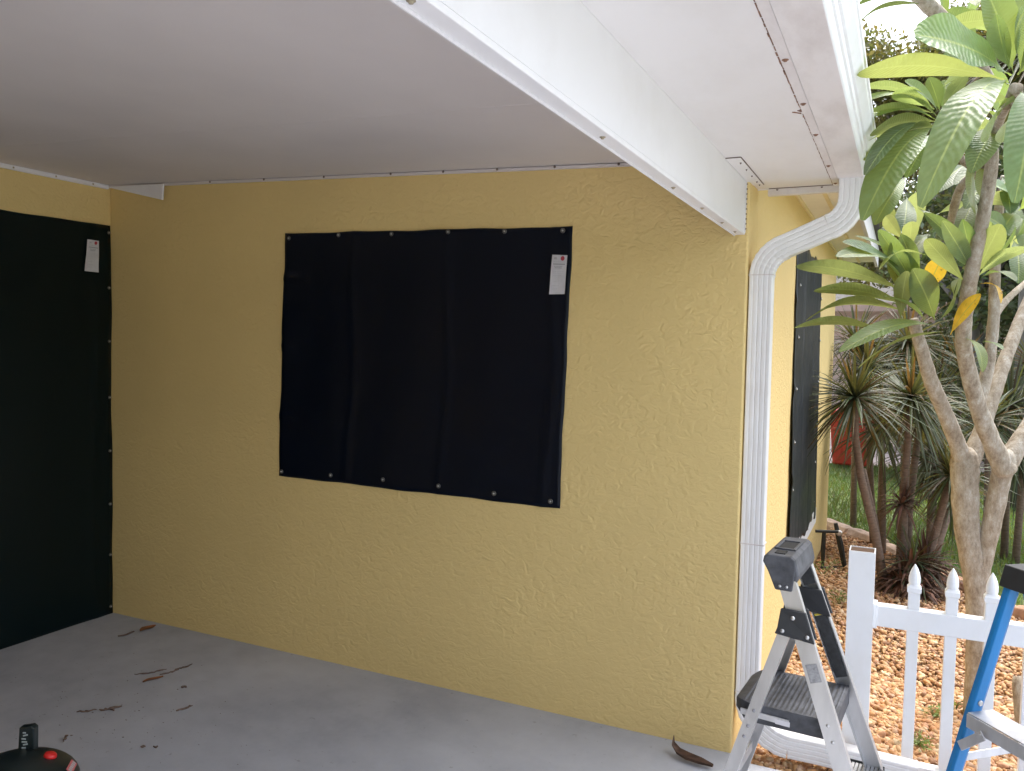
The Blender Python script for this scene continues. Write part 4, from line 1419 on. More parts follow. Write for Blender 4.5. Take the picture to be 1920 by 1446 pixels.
UP = Vector((0, 0, 1))
TOC = -CF                                            # towards the place the photographer stood
plu = thing('plumeria_tree', 'plumeria tree with forked grey trunks and big glossy leaves behind the picket fence', 'tree', (4.13, 0.55, GZ))
G0 = at(1832, 1352, 3.5)
G0.z = GZ - 0.03


def limb(name, pts, rad):
    P = [Vector(p) for p in pts]
    # refine with Catmull-Rom so the limbs bend softly
    out, ro = [], []
    for i in range(len(P) - 1):
        a, b_, c, e = P[max(i - 1, 0)], P[i], P[i + 1], P[min(i + 2, len(P) - 1)]
        for k in range(6):
            t = k / 6
            out.append(0.5 * ((2 * b_) + (c - a) * t + (2 * a - 5 * b_ + 4 * c - e) * t * t + (3 * b_ - a - 3 * c + e) * t ** 3))
            ro.append(rad[i] + (rad[i + 1] - rad[i]) * t)
    out.append(P[-1])
    ro.append(rad[-1])
    ro = [x * 0.93 * random.uniform(0.96, 1.04) for x in ro]
    return MB().tube(out, ro, 14, wob=0.05).build(name, M['bark'], plu, smooth=True)


limb('trunk', [G0, at(1833, 1240, 3.5), at(1832, 1140, 3.5), at(1828, 1080, 3.5), at(1813, 990, 3.5), at(1809, 905, 3.5), at(1809, 872, 3.5), at(1810, 850, 3.5), at(1811, 838, 3.5)], [0.062, 0.050, 0.049, 0.050, 0.056, 0.058, 0.062, 0.05, 0.02])
limb('trunk', [at(1832, 1110, 3.5), at(1845, 1050, 3.48), at(1862, 970, 3.45), at(1876, 900, 3.42), at(1882, 872, 3.4), at(1884, 852, 3.4), at(1884, 842, 3.4)], [0.04, 0.036, 0.040, 0.042, 0.047, 0.04, 0.016])
limb('branch', [at(1812, 885, 3.5), at(1796, 835, 3.48), at(1772, 775, 3.44), at(1746, 715, 3.38), at(1728, 655, 3.32), at(1712, 600, 3.28)], [0.05, 0.036, 0.033, 0.031, 0.027, 0.022])
limb('branch', [at(1812, 880, 3.5), at(1838, 815, 3.55), at(1866, 730, 3.62), at(1892, 655, 3.7), at(1930, 560, 3.8), at(1975, 470, 3.85)], [0.05, 0.036, 0.033, 0.030, 0.027, 0.023])
limb('branch', [at(1886, 885, 3.4), at(1862, 835, 3.38), at(1838, 775, 3.34), at(1818, 705, 3.28), at(1806, 640, 3.2), at(1812, 570, 3.1), at(1826, 490, 3.0), at(1846, 395, 2.92), at(1860, 300, 2.85), at(1858, 235, 2.82)], [0.05, 0.040, 0.036, 0.033, 0.031, 0.029, 0.027, 0.024, 0.022, 0.018])
limb('branch', [at(1834, 760, 3.36), at(1852, 690, 3.4), at(1863, 600, 3.42), at(1866, 500, 3.4), at(1872, 400, 3.36), at(1884, 330, 3.3)], [0.03, 0.026, 0.024, 0.022, 0.02, 0.016])
limb('branch', [at(1880, 880, 3.42), at(1908, 835, 3.45), at(1945, 780, 3.5), at(2000, 690, 3.55)], [0.05, 0.042, 0.040, 0.036])
limb('branch', [at(1866, 590, 3.42), at(1890, 560, 3.5), at(1935, 520, 3.6)], [0.018, 0.015, 0.013])
limb('branch', [at(1775, 450, 3.35), at(1790, 385, 3.2), at(1806, 345, 3.1), at(1842, 315, 3.0), at(1858, 290, 2.86)][::-1], [0.018, 0.016, 0.017, 0.018, 0.014])
limb('branch', [at(1842, 345, 3.05), at(1822, 315, 3.0), at(1804, 300, 2.95), at(1780, 255, 2.75)], [0.016, 0.014, 0.013, 0.012])
limb('branch', [at(1848, 310, 2.9), at(1838, 280, 2.85), at(1842, 262, 2.8)], [0.016, 0.015, 0.009])
limb('branch', [at(1860, 260, 2.84), at(1880, 215, 2.5), at(1902, 165, 2.25)], [0.016, 0.013, 0.015])
limb('branch', [at(1868, 165, 2.7), at(1830, 105, 2.62), at(1788, 55, 2.55), at(1735, 5, 2.5), at(1690, -40, 2.45)], [0.012, 0.017, 0.022, 0.024, 0.022])
limb('branch', [at(1985, 420, 3.3), at(1930, 345, 2.9), at(1905, 240, 2.5), at(1908, 165, 2.25)], [0.022, 0.018, 0.014, 0.015])


def cluster(name, items, m='leaf', tints=(0.75, 1.25)):
    mb = MB()
    for k, it in enumerate(items):
        (bx, by, bt), (tx, ty, tt), wd, nrm = it[:4]
        kw = it[4] if len(it) > 4 else {}
        t = random.uniform(*tints)
        mb.cur = (t * random.uniform(0.95, 1.08), t, t * random.uniform(0.85, 1.05))
        leaf(mb, at(bx, by, bt), at(tx, ty, tt), wd * 1.12, nrm, seed=hash((bx, ty)) & 1023, **kw)
    return mb.build(name, M[m], plu, smooth=True)


def nv(r, u, c):
    """leaf normal from right / up / towards-viewer weights (world directions fixed at build time)"""
    return (Vector((0.902, 0.431, 0)) * r + UP * u - Vector((-0.431, 0.902, 0)) * c)


# near upper rosette
cluster('leaf_rosette', [
    ((1893, 142, 2.25), (1718, 62, 2.05), 0.135, nv(0.25, 0.45, 1.0), dict(arch=0.05, wave=0.016, fold=0.2, shape=1.35)),
    ((1893, 158, 2.25), (1728, 372, 1.95), 0.094, nv(-0.35, 0.75, 0.75), dict(arch=0.16, fold=0.18, wave=0.008)),
    ((1912, 172, 2.25), (1906, 372, 2.02), 0.098, nv(-0.15, 0.5, 0.9), dict(arch=0.14, fold=0.2)),
    ((1900, 138, 2.25), (1848, -25, 2.2), 0.085, nv(-0.2, 0.35, 0.9), dict(arch=0.04, fold=0.3, wave=0.012)),
    ((1893, 130, 2.22), (1868, 28, 2.15), 0.05, nv(-0.7, 0.1, 0.6), dict(arch=0.05, fold=0.6, wave=0.015)),
    ((1912, 135, 2.25), (1925, 5, 2.2), 0.08, nv(0.1, 0.3, 0.9), dict(arch=0.04, fold=0.3)),
    ((1908, 140, 2.25), (1990, 40, 2.1), 0.09, nv(0.3, 0.6, 0.6), dict()),
    ((1920, 160, 2.25), (2080, 190, 2.1), 0.09, nv(0.1, 0.9, 0.3), dict()),
    ((1925, 175, 2.25), (2010, 340, 2.0), 0.09, nv(0.3, 0.6, 0.7), dict()),
    ((1895, 60, 2.6), (1900, -40, 2.6), 0.08, nv(0.1, 0.3, 0.9), dict()),
])
cluster('leaf_rosette', [
    ((1886, 150, 2.25), (1606, 134, 1.98), 0.070, nv(0.05, 1.0, -0.72), dict(arch=0.06, fold=0.06, shape=1.1)),
    ((1880, 38, 2.35), (1765, 50, 2.25), 0.062, nv(0.0, 1.0, -0.7), dict(arch=0.03, fold=0.1, pet=0.0)),
    ((1895, 118, 2.18), (1884, 62, 2.14), 0.018, nv(-0.8, 0.2, -0.5), dict(fold=0.4)),
    ((1908, 112, 2.18), (1922, 20, 2.1), 0.03, nv(-0.9, 0.2, -0.4), dict(fold=0.4)),
    ((1890, 185, 2.3), (1842, 205, 2.22), 0.05, nv(0, 1, -0.7), dict(fold=0.1)),
    ((1898, 180, 2.3), (1850, 262, 2.2), 0.08, nv(-0.3, 0.9, -0.6), dict(fold=0.1)),
    ((1856, 60, 2.7), (1790, 30, 2.6), 0.06, nv(-0.1, 1, -0.6), dict()),
    ((1850, 120, 2.8), (1790, 90, 2.7), 0.06, nv(-0.1, 1, -0.6), dict()),
    ((1912, 185, 2.3), (1872, 215, 2.25), 0.05, nv(0, 1, -0.6), dict()),
    ((1915, 205, 2.4), (1880, 265, 2.3), 0.06, nv(0, 1, -0.7), dict()),
], 'leaf_young', (0.9, 1.15))
cluster('leaf_rosette', [
    ((1872, 235, 2.75), (1800, 195, 2.6), 0.08, nv(-0.3, 0.6, 0.8), dict(arch=0.08)),
    ((1874, 240, 2.8), (1822, 320, 2.65), 0.085, nv(-0.4, 0.6, 0.8), dict(arch=0.12)),
    ((1880, 225, 2.8), (1850, 130, 2.7), 0.08, nv(-0.3, 0.4, 0.9), dict(arch=0.05)),
    ((1885, 235, 2.85), (1940, 300, 2.7), 0.08, nv(0.3, 0.5, 0.8), dict(arch=0.12)),
    ((1845, 130, 2.7), (1762, 120, 2.6), 0.085, nv(0.1, 0.5, 0.9), dict(arch=0.06)),
    ((1830, 90, 2.6), (1775, 20, 2.55), 0.085, nv(-0.4, 0.4, 0.9), dict(arch=0.05)),
    ((1890, 450, 3.2), (1850, 405, 3.1), 0.08, nv(-0.3, 0.5, 0.8), dict(arch=0.08)),
    ((1895, 455, 3.2), (1925, 400, 3.1), 0.08, nv(0.2, 0.5, 0.9), dict(arch=0.08)),
], 'leaf', (0.9, 1.3))
cluster('leaf_rosette', [
    ((1875, 240, 2.85), (1800, 252, 2.7), 0.07, nv(-0.1, 1, -0.7), dict(arch=0.05)),
    ((1850, 120, 2.75), (1770, 158, 2.65), 0.06, nv(-0.2, 0.9, -0.7), dict(arch=0.05)),
    ((1893, 452, 3.25), (1842, 458, 3.1), 0.06, nv(0, 1, -0.6), dict(arch=0.05)),
], 'leaf_young', (0.9, 1.15))
cluster('leaf_rosette', [
    ((1905, 395, 3.3), (1862, 345, 3.15), 0.085, nv(-0.3, 0.6, 0.8), dict(arch=0.08)),
    ((1905, 400, 3.3), (1868, 452, 3.15), 0.08, nv(-0.3, 0.6, 0.8), dict(arch=0.1)),
    ((1910, 395, 3.3), (1945, 350, 3.15), 0.085, nv(0.3, 0.6, 0.8), dict(arch=0.08)),
    ((1908, 405, 3.3), (1920, 470, 3.15), 0.08, nv(0.1, 0.6, 0.8), dict(arch=0.1)),
    ((1860, 345, 3.4), (1800, 300, 3.3), 0.08, nv(-0.2, 0.7, 0.7), dict(arch=0.08)),
    ((1700, 330, 3.5), (1640, 420, 3.4), 0.08, nv(-0.2, 0.7, 0.7), dict(arch=0.08)),
], 'leaf', (1.0, 1.4))
cluster('leaf_rosette', [
    ((1903, 390, 3.35), (1845, 372, 3.2), 0.075, nv(0, 1, -0.7), dict(arch=0.05)),
    ((1908, 388, 3.35), (1900, 330, 3.2), 0.08, nv(-0.2, 0.4, -0.8), dict(arch=0.05)),
], 'leaf_young', (0.9, 1.15))
# second rosette, upper left
cluster('leaf_rosette', [
    ((1760, 222, 2.7), (1612, 188, 2.5), 0.062, nv(0, 0.95, 0.35), dict(arch=0.1)),
    ((1752, 238, 2.7), (1618, 405, 2.45), 0.10, nv(-0.4, 0.7, 0.75), dict(arch=0.12, fold=0.15)),
    ((1745, 232, 2.7), (1622, 322, 2.45), 0.062, nv(-0.3, 0.9, 0.5), dict(arch=0.1)),
    ((1760, 212, 2.7), (1698, 152, 2.6), 0.055, nv(-0.4, 0.5, 0.8), dict(arch=0.05)),
    ((1762, 208, 2.72), (1742, 145, 2.7), 0.05, nv(-0.2, 0.2, 1), dict(arch=0.05)),
    ((1770, 215, 2.72), (1772, 150, 2.75), 0.05, nv(-0.2, 0.2, 1), dict(arch=0.05)),
    ((1755, 225, 2.72), (1622, 222, 2.55), 0.05, nv(0, 0.9, 0.4), dict(arch=0.08)),
    ((1780, 240, 2.75), (1840, 300, 2.7), 0.06, nv(0.3, 0.6, 0.6), dict()),
    ((1765, 250, 2.9), (1700, 330, 2.8), 0.07, nv(-0.3, 0.7, 0.6), dict(arch=0.12)),
])
cluster('leaf_rosette', [
    ((1757, 228, 2.7), (1632, 248, 2.5), 0.072, nv(-0.05, 1, -0.75), dict(arch=0.05, fold=0.08)),
    ((1750, 212, 2.7), (1618, 212, 2.5), 0.04, nv(0, 1, -0.5), dict(arch=0.05)),
    ((1768, 208, 2.7), (1813, 140, 2.62), 0.075, nv(-0.45, 0.5, -0.7), dict(fold=0.12, arch=0.03)),
    ((1752, 205, 2.7), (1675, 172, 2.55), 0.055, nv(-0.1, 1, -0.7), dict(fold=0.1)),
    ((1745, 188, 2.75), (1612, 162, 2.5), 0.04, nv(0, 1, -0.5), dict(arch=0.05)),
    ((1758, 240, 2.7), (1692, 252, 2.55), 0.05, nv(0, 1, -0.6), dict()),
    ((1720, 262, 2.8), (1628, 262, 2.6), 0.03, nv(0, 1, -0.5), dict()),
    ((1835, 262, 3.0), (1826, 402, 2.9), 0.075, nv(-0.4, 0.4, -0.8), dict(fold=0.1, arch=0.05)),
    ((1846, 268, 3.0), (1852, 380, 2.9), 0.06, nv(0.3, 0.4, -0.8), dict(fold=0.1)),
    ((1660, 268, 2.8), (1622, 300, 2.7), 0.04, nv(0, 1, -0.5), dict()),
], 'leaf_young', (0.85, 1.15))
# drooping big leaves in the middle
cluster('leaf_rosette', [
    ((1770, 275, 2.95), (1688, 312, 2.9), 0.08, nv(-0.2, 0.8, 0.6), dict(arch=0.1)),
    ((1765, 262, 2.9), (1632, 388, 2.7), 0.085, nv(-0.4, 0.75, 0.6), dict(arch=0.14, fold=0.15)),
    ((1870, 300, 3.2), (1790, 345, 3.1), 0.06, nv(0, 0.9, 0.5), dict()),
    ((1878, 330, 3.3), (1895, 400, 3.2), 0.07, nv(0, 0.6, 0.8), dict()),
])
# leaves standing farther back in the crown
cluster('leaf_rosette', [((1660 + dx, 330 + dy, 3.5), (1660 + dx + ex, 330 + dy + ey, 3.35), 0.075, nv(0.2 * (k % 3 - 1), 0.7, 0.6), dict(arch=0.08)) for k, (dx, dy, ex, ey) in enumerate(
    [(20, 20, -60, 40), (40, 40, -10, 80), (60, 60, 50, 60), (30, 0, -70, -10), (200, 0, -50, 60), (215, 30, 30, 80), (230, 110, -60, 40), (240, 120, 10, 80), (150, -20, -60, 50), (170, 40, -40, 90), (60, 95, -70, 20), (80, 110, -60, 60)])], 'leaf', (0.6, 1.0))
cluster('leaf_rosette', [((1680 + dx, 330 + dy, 3.6), (1680 + dx + ex, 330 + dy + ey, 3.45), 0.075, nv(0.2 * (k % 3 - 1), 0.9, -0.7), dict(arch=0.05)) for k, (dx, dy, ex, ey) in enumerate(
    [(10, 90, -60, -40), (40, 110, 0, -80), (170, 20, -50, -20), (200, 150, -30, -70), (215, 160, 40, -60), (140, 60, -60, 10)])], 'leaf_young', (0.7, 1.0))
# lower left fan
cluster('leaf_rosette', [
    ((1700, 548, 3.28), (1584, 452, 3.0), 0.085, nv(-0.35, 0.75, 0.8), dict(arch=0.07)),
    ((1690, 505, 3.2), (1570, 478, 2.95), 0.07, nv(0, 0.9, 0.8), dict(arch=0.08)),
    ((1712, 535, 3.25), (1648, 432, 3.1), 0.065, nv(-0.5, 0.4, 0.7), dict(arch=0.05)),
    ((1722, 530, 3.25), (1690, 440, 3.2), 0.06, nv(-0.3, 0.3, 0.9), dict(arch=0.05)),
    ((1752, 600, 3.25), (1712, 505, 3.1), 0.10, nv(-0.5, 0.5, 0.8), dict(arch=0.05, fold=0.2)),
    ((1762, 600, 3.25), (1798, 520, 3.1), 0.10, nv(0.4, 0.5, 0.8), dict(arch=0.05, fold=0.2)),
    ((1755, 612, 3.25), (1576, 655, 2.95), 0.07, nv(-0.1, 0.9, 0.6), dict(arch=0.08)),
    ((1735, 600, 3.25), (1660, 555, 3.1), 0.06, nv(-0.2, 0.9, 0.4), dict(arch=0.05)),
    ((1800, 632, 3.2), (1844, 695, 3.05), 0.05, nv(0.3, 0.6, 0.7), dict(arch=0.16)),
    ((1840, 520, 3.1), (1905, 525, 2.95), 0.055, nv(0.1, 0.9, 0.4), dict(arch=0.14)),
    ((1820, 505, 3.05), (1768, 415, 2.9), 0.06, nv(-0.6, 0.4, 0.6), dict(arch=0.07, fold=0.5)),
    ((1825, 500, 3.05), (1805, 412, 2.95), 0.055, nv(-0.5, 0.2, 0.8), dict(arch=0.07, fold=0.6, wave=0.01)),
    ((1818, 500, 3.1), (1735, 400, 3.0), 0.06, nv(-0.6, 0.5, 0.6), dict(arch=0.1, fold=0.4)),
    ((1840, 500, 3.05), (1905, 425, 2.95), 0.06, nv(0.5, 0.5, 0.6), dict(arch=0.06)),
    ((1735, 585, 3.3), (1690, 470, 3.2), 0.06, nv(-0.3, 0.4, 0.9), dict(arch=0.05)),
    ((1715, 545, 3.3), (1608, 440, 3.15), 0.05, nv(-0.4, 0.8, 0.5), dict(arch=0.1)),
    ((1842, 640, 3.3), (1880, 655, 3.2), 0.04, nv(0.2, 0.8, 0.4), dict()),
])
cluster('leaf_rosette', [
    ((1695, 545, 3.25), (1492, 496, 2.92), 0.075, nv(-0.1, 1.0, -0.75), dict(arch=0.05, fold=0.12)),
    ((1700, 572, 3.25), (1526, 542, 2.95), 0.068, nv(-0.1, 1.0, -0.7), dict(arch=0.05, fold=0.15)),
    ((1700, 585, 3.25), (1510, 596, 2.95), 0.07, nv(0, 1.0, -0.6), dict(arch=0.09, fold=0.2)),
    ((1655, 620, 3.15), (1488, 612, 2.92), 0.06, nv(0, 1.0, -0.65), dict(arch=0.06, fold=0.15)),
    ((1765, 622, 3.25), (1608, 688, 2.95), 0.055, nv(-0.1, 1.0, -0.6), dict(arch=0.05, fold=0.15)),
    ((1700, 560, 3.25), (1668, 455, 3.1), 0.05, nv(-0.6, 0.3, -0.6), dict(fold=0.15)),
    ((1688, 600, 3.2), (1700, 508, 3.1), 0.062, nv(0.2, 0.4, -0.9), dict(fold=0.15)),
    ((1810, 530, 3.05), (1735, 448, 2.9), 0.06, nv(-0.3, 0.8, -0.6), dict(fold=0.15, arch=0.05)),
    ((1828, 518, 3.05), (1876, 420, 2.88), 0.075, nv(0.5, 0.5, -0.7), dict(fold=0.1, arch=0.03)),
    ((1832, 520, 3.05), (1930, 462, 2.85), 0.066, nv(0.1, 1.0, -0.6), dict(fold=0.12, arch=0.08)),
    ((1735, 478, 3.2), (1648, 502, 3.0), 0.03, nv(0, 1, -0.4), dict(arch=0.1)),
    ((1800, 520, 3.1), (1790, 560, 3.0), 0.05, nv(0.2, 0.5, -0.8), dict()),
    ((1695, 450, 3.3), (1660, 405, 3.2), 0.05, nv(-0.2, 0.5, -0.8), dict()),
    ((1705, 470, 3.3), (1710, 415, 3.2), 0.055, nv(0.2, 0.5, -0.8), dict()),
], 'leaf_young', (0.75, 1.1))
# yellow and browning leaves
for it_ in [((1738, 545, 3.2), (1766, 484, 3.1), 0.068, nv(-0.3, 0.4, 0.8), dict(fold=0.15, shape=1.3)),
                        ((1742, 540, 3.22), (1722, 508, 3.15), 0.045, nv(-0.3, 0.6, 0.7), dict()),
                        ((1782, 628, 3.15), (1838, 552, 3.0), 0.052, nv(-0.5, 0.5, 0.7), dict(fold=0.25, shape=1.3)),
                        ((1838, 532, 3.05), (1878, 566, 2.95), 0.026, nv(0.4, 0.9, 0.3), dict(arch=0.2)),
                        ((1835, 120, 2.75), (1775, 105, 2.7), 0.04, nv(0, 0.8, 0.5), dict()),
                        ((1830, 190, 2.85), (1815, 165, 2.8), 0.03, nv(0, 0.8, 0.5), dict())]:
    cluster('yellow_leaf', [it_], 'leaf_yellow', (0.9, 1.1))
# leaves entering at the very top left
cluster('leaf_rosette', [
    ((1745, -5, 2.5), (1588, 22, 2.3), 0.05, nv(0, 1, -0.45), dict(arch=0.08)),
    ((1735, 8, 2.5), (1588, 62, 2.3), 0.035, nv(-0.1, 1, -0.3), dict(arch=0.08)),
    ((1740, -15, 2.5), (1592, -14, 2.3), 0.06, nv(0, 1, -0.6), dict(arch=0.05)),
    ((1760, -30, 2.5), (1800, -90, 2.4), 0.06, nv(0, 1, -0.6), dict()),
    ((1800, -20, 2.6), (1830, 10, 2.5), 0.05, nv(0, 1, -0.6), dict()),
], 'leaf_young', (0.75, 1.0))
cluster('leaf_rosette', [
    ((1770, 50, 2.7), (1760, -20, 2.6), 0.05, nv(-0.2, 0.4, 0.8), dict()),
    ((1800, 40, 2.75), (1835, -30, 2.6), 0.05, nv(0.2, 0.4, 0.8), dict()),
])

# ------------------------------------------------------------------ dracaena clump
def spikes(mb, c, n, ln, r, up=0.35, w_=0.02, droop=0.25, lo=-0.9, red=0.2):
    c = Vector(c)
    for i in range(n):
        a = r.uniform(0, 2 * PI)
        z = r.uniform(lo, 1)
        h = math.sqrt(max(0, 1 - z * z))
        d = Vector((math.cos(a) * h, math.sin(a) * h, z + up * 0.3)).normalized()
        l_ = ln * r.uniform(0.7, 1.1)
        s_ = d.cross(UP)
        s_ = s_.normalized() if s_.length > 0.05 else Vector((1, 0, 0))
        t = r.uniform(0.6, 1.5)
        mb.cur = (t * r.uniform(0.9, 1.25), t, t * r.uniform(0.8, 1.1)) if r.random() > red else (t * 1.6, t * 0.85, t * 0.8)
        vs = []
        ww = w_ * r.uniform(0.7, 1.2)
        for k, q in enumerate((0, 0.3, 0.65, 1.0)):
            p = c + d * (l_ * q) + Vector((0, 0, -droop * l_ * q * q * (0.4 + h)))
            wq = ww * (0.6, 1.0, 0.75, 0.05)[k] / 2
            f_ = d.cross(s_) * (wq * 0.4)
            vs += [p - s_ * wq + f_, p, p + s_ * wq + f_]
        mb.add(vs, [(3 * k + j, 3 * k + 3 + j, 3 * k + 4 + j, 3 * k + 1 + j) for k in range(3) for j in range(2)])


dr = random.Random(21)
DB = {'a': Vector((3.89, 2.78, GZ)), 'b': Vector((3.97, 2.94, GZ)), 'c': Vector((4.06, 3.0, GZ))}


def dracaena(label, stems, dry=None):
    """stems: list of (pixel path with depths, leaf count, leaf length)"""
    b0 = at(*stems[0][0][0])
    root = thing('dracaena', label, 'plant', (b0.x, b0.y, GZ), 'spiky dracaenas behind the fence')
    for path, n, ln in stems:
        P = [at(*p) for p in path]
        if P[0].z < 0.15:
            P[0].z = -0.17
        k = len(P)
        MB().tube(P, [0.030 - 0.010 * i / (k - 1) for i in range(k)], 9, wob=0.12).build('stem', M['stem'], root, smooth=True)
        if n:
            mb = MB()
            spikes(mb, P[-1], n, ln, dr)
            mb.build('leaf_rosette', M['spike'], root)
    if dry:
        mb = MB()
        for c, n, ln in dry:
            spikes(mb, at(*c), n, ln, dr, up=0.6, w_=0.022, droop=0.5, lo=-0.5, red=0.0)
        mb.build('dry_leaves', M['spike_dry'], root)


dracaena('tall leaning dracaena nearest the yellow wall, its spiky head over the black screen', [
    ([(1668, 1112, 5.45), (1640, 1000, 5.4), (1615, 900, 5.3), (1604, 820, 5.2), (1603, 745, 5.15)], 150, 0.46),
    ([(1662, 1100, 5.5), (1640, 980, 5.5), (1618, 880, 5.5)], 0, 0)])
dracaena('twin stemmed dracaena in the middle of the spiky clump', [
    ([(1694, 1110, 5.55), (1693, 1000, 5.55), (1698, 880, 5.5), (1704, 800, 5.45), (1708, 745, 5.4)], 150, 0.46),
    ([(1700, 1100, 5.6), (1705, 950, 5.65), (1716, 860, 5.7), (1728, 770, 5.7)], 110, 0.44),
    ([(1685, 1105, 5.5), (1688, 1020, 5.6), (1690, 940, 5.6)], 0, 0)], [((1692, 945, 5.5), 50, 0.24)])
dracaena('dracaena leaning right towards the plumeria trunk', [
    ([(1722, 1112, 5.55), (1745, 1030, 5.5), (1768, 950, 5.45), (1783, 890, 5.4)], 110, 0.42),
    ([(1735, 1100, 5.7), (1760, 1020, 5.8), (1790, 930, 5.9)], 60, 0.4)])
dracaena('bushy brown base of dead spiky leaves behind the first picket', [
    ([(1712, 1118, 5.35), (1712, 1085, 5.35), (1713, 1050, 5.35)], 45, 0.34)],
    [((1705, 1080, 5.35), 180, 0.33), ((1735, 1065, 5.45), 150, 0.36), ((1690, 1100, 5.3), 120, 0.26), ((1722, 1110, 5.2), 130, 0.26)])
dracaena('farther dracaena behind the plumeria fork with olive leaves', [
    ([(1750, 985, 7.2), (1752, 870, 7.2), (1756, 740, 7.2)], 130, 0.62),
    ([(1790, 985, 7.4), (1795, 860, 7.4), (1800, 690, 7.4)], 120, 0.62)])
dracaena('dracaena at the right edge behind the blue ladder', [
    ([(1885, 1000, 6.6), (1890, 860, 6.6), (1895, 760, 6.6)], 130, 0.6),
    ([(1930, 1000, 6.8), (1935, 860, 6.8), (1940, 690, 6.8)], 130, 0.6)])
dracaena('dark dracaena behind the wall corner at the lawn edge', [
    ([(1650, 985, 7.6), (1655, 820, 7.6), (1660, 690, 7.6)], 130, 0.6)])

dracaena('low dracaena with brown streaked leaves left of the plumeria fork', [
    ([(1742, 1060, 6.1), (1745, 960, 6.1), (1748, 850, 6.1)], 130, 0.5)], [((1746, 900, 6.1), 40, 0.3)])
dracaena('dracaena filling the gap between the two front spiky heads', [
    ([(1655, 1040, 6.3), (1655, 920, 6.3), (1652, 800, 6.3)], 130, 0.5),
    ([(1640, 1040, 6.6), (1632, 900, 6.6), (1625, 690, 6.6)], 130, 0.5)])
dracaena('taller dracaena whose head hides the pink house beside the wall', [
    ([(1600, 990, 7.6), (1602, 850, 7.6), (1606, 640, 7.6)], 130, 0.6),
    ([(1690, 990, 7.2), (1696, 820, 7.2), (1702, 640, 7.2)], 140, 0.6)])
dracaena('dracaena between the plumeria stems and the blue ladder', [
    ([(1850, 1040, 6.2), (1852, 900, 6.2), (1850, 790, 6.2)], 140, 0.52),
    ([(1905, 1020, 6.4), (1915, 920, 6.4), (1912, 850, 6.4)], 120, 0.5)])

# ------------------------------------------------------------------ lawn grass
n = 60000
d_ = rng.uniform(0, 1, n) ** 0.7
X = rng.uniform(3.0, 9.5, n)
Y = 1.9 + rng.uniform(0, 1, n) * 7.9
keep = np.array([Y[i] > edge_y(min(max(X[i], 3.301), 6.599)) + 0.06 for i in range(n)]) & ~((X < L + 0.05) & (Y < 4.3))
X, Y = X[keep], Y[keep]
n = len(X)
hgt = rng.uniform(0.035, 0.09, n)
aa = rng.uniform(0, 6.283, n)
ww = rng.uniform(0.004, 0.009, n)
lean = rng.normal(0, 0.03, (n, 2))
zb = -0.115
V = np.zeros((n, 3, 3))
V[:, 0] = np.c_[X - np.cos(aa) * ww, Y - np.sin(aa) * ww, np.full(n, zb)]
V[:, 1] = np.c_[X + np.cos(aa) * ww, Y + np.sin(aa) * ww, np.full(n, zb)]
V[:, 2] = np.c_[X + lean[:, 0], Y + lean[:, 1], zb + hgt]
V = V.reshape(-1, 3)
patch = 0.8 + 0.35 * np.sin(X * 1.7 + Y * 0.9) * np.sin(Y * 1.3)
c = np.c_[patch * rng.uniform(0.7, 1.3, n) * 1.05, patch * rng.uniform(0.8, 1.2, n), patch * rng.uniform(0.6, 1.1, n)]
o = big_mesh('lawn_grass', V, np.arange(3 * n).reshape(-1, 3), np.repeat(np.clip(c, 0, 2), 3, 0), M['grass'])
tag(o, 'short green lawn grass behind the gravel bed', 'grass', kind='stuff')
MB().box(3.0, 12.0, 1.9, 9.75, -0.139, -0.118).build('lawn', M['lawn'])
tag(bpy.data.objects['lawn'], kind='structure')

# ------------------------------------------------------------------ beyond the lawn
rb = thing('red_bin', 'red plastic bin with a lid standing on the far edge of the lawn', 'bin', (3.30, 9.5, -0.12))
MB().prism([(3.06, 9.3, -0.08), (3.56, 9.3, -0.08), (3.62, 9.3, 0.62), (3.0, 9.3, 0.62)], (0, 0.5, 0)).build('body', M['red_plastic'], rb, bevel=0.03)
MB().prism([(2.98, 9.27, 0.62), (3.64, 9.27, 0.62), (3.60, 9.27, 0.70), (3.02, 9.27, 0.70)], (0, 0.56, 0)).build('lid', M['red_plastic'], rb, bevel=0.02)
for x in (3.15, 3.3, 3.45):
    MB().box(x - 0.02, x + 0.02, 9.285, 9.2985, 0.0, 0.55).build('rib', M['red_plastic'], rb, bevel=0.004)
for x in (3.12, 3.50):
    MB().lathe((x - 0.02, 9.75, -0.05), [(0.08, 0), (0.08, 0.04)], 16, (1, 0, 0)).build('wheel', M['tyre'], rb)

vc = thing('parked_car', 'white car parked on the street seen through the spiky leaves', 'car', (6.9, 11.6, -0.12))
cx_, cy_ = 7.2, 11.6
bd = [(-2.2, 0.25), (-2.25, 0.62), (-2.1, 0.85), (-1.2, 0.95), (-0.55, 1.42), (0.9, 1.45), (1.55, 1.0), (2.1, 0.9), (2.2, 0.6), (2.15, 0.25)]
MB().prism([(cx_ + a, cy_ - 0.85, z - 0.12) for a, z in bd], (0, 1.7, 0)).build('body', M['car_white'], vc, bevel=0.06)
MB().prism([(cx_ + a, cy_ - 0.853, z - 0.12) for a, z in ((-1.05, 0.98), (-0.5, 1.36), (0.15, 1.38), (0.15, 0.98))], (0, -0.004, 0)).build('window', M['glass'], vc)
MB().prism([(cx_ + a, cy_ - 0.853, z - 0.12) for a, z in ((0.22, 0.98), (0.22, 1.38), (0.85, 1.38), (1.35, 1.02))], (0, -0.004, 0)).build('window', M['glass'], vc)
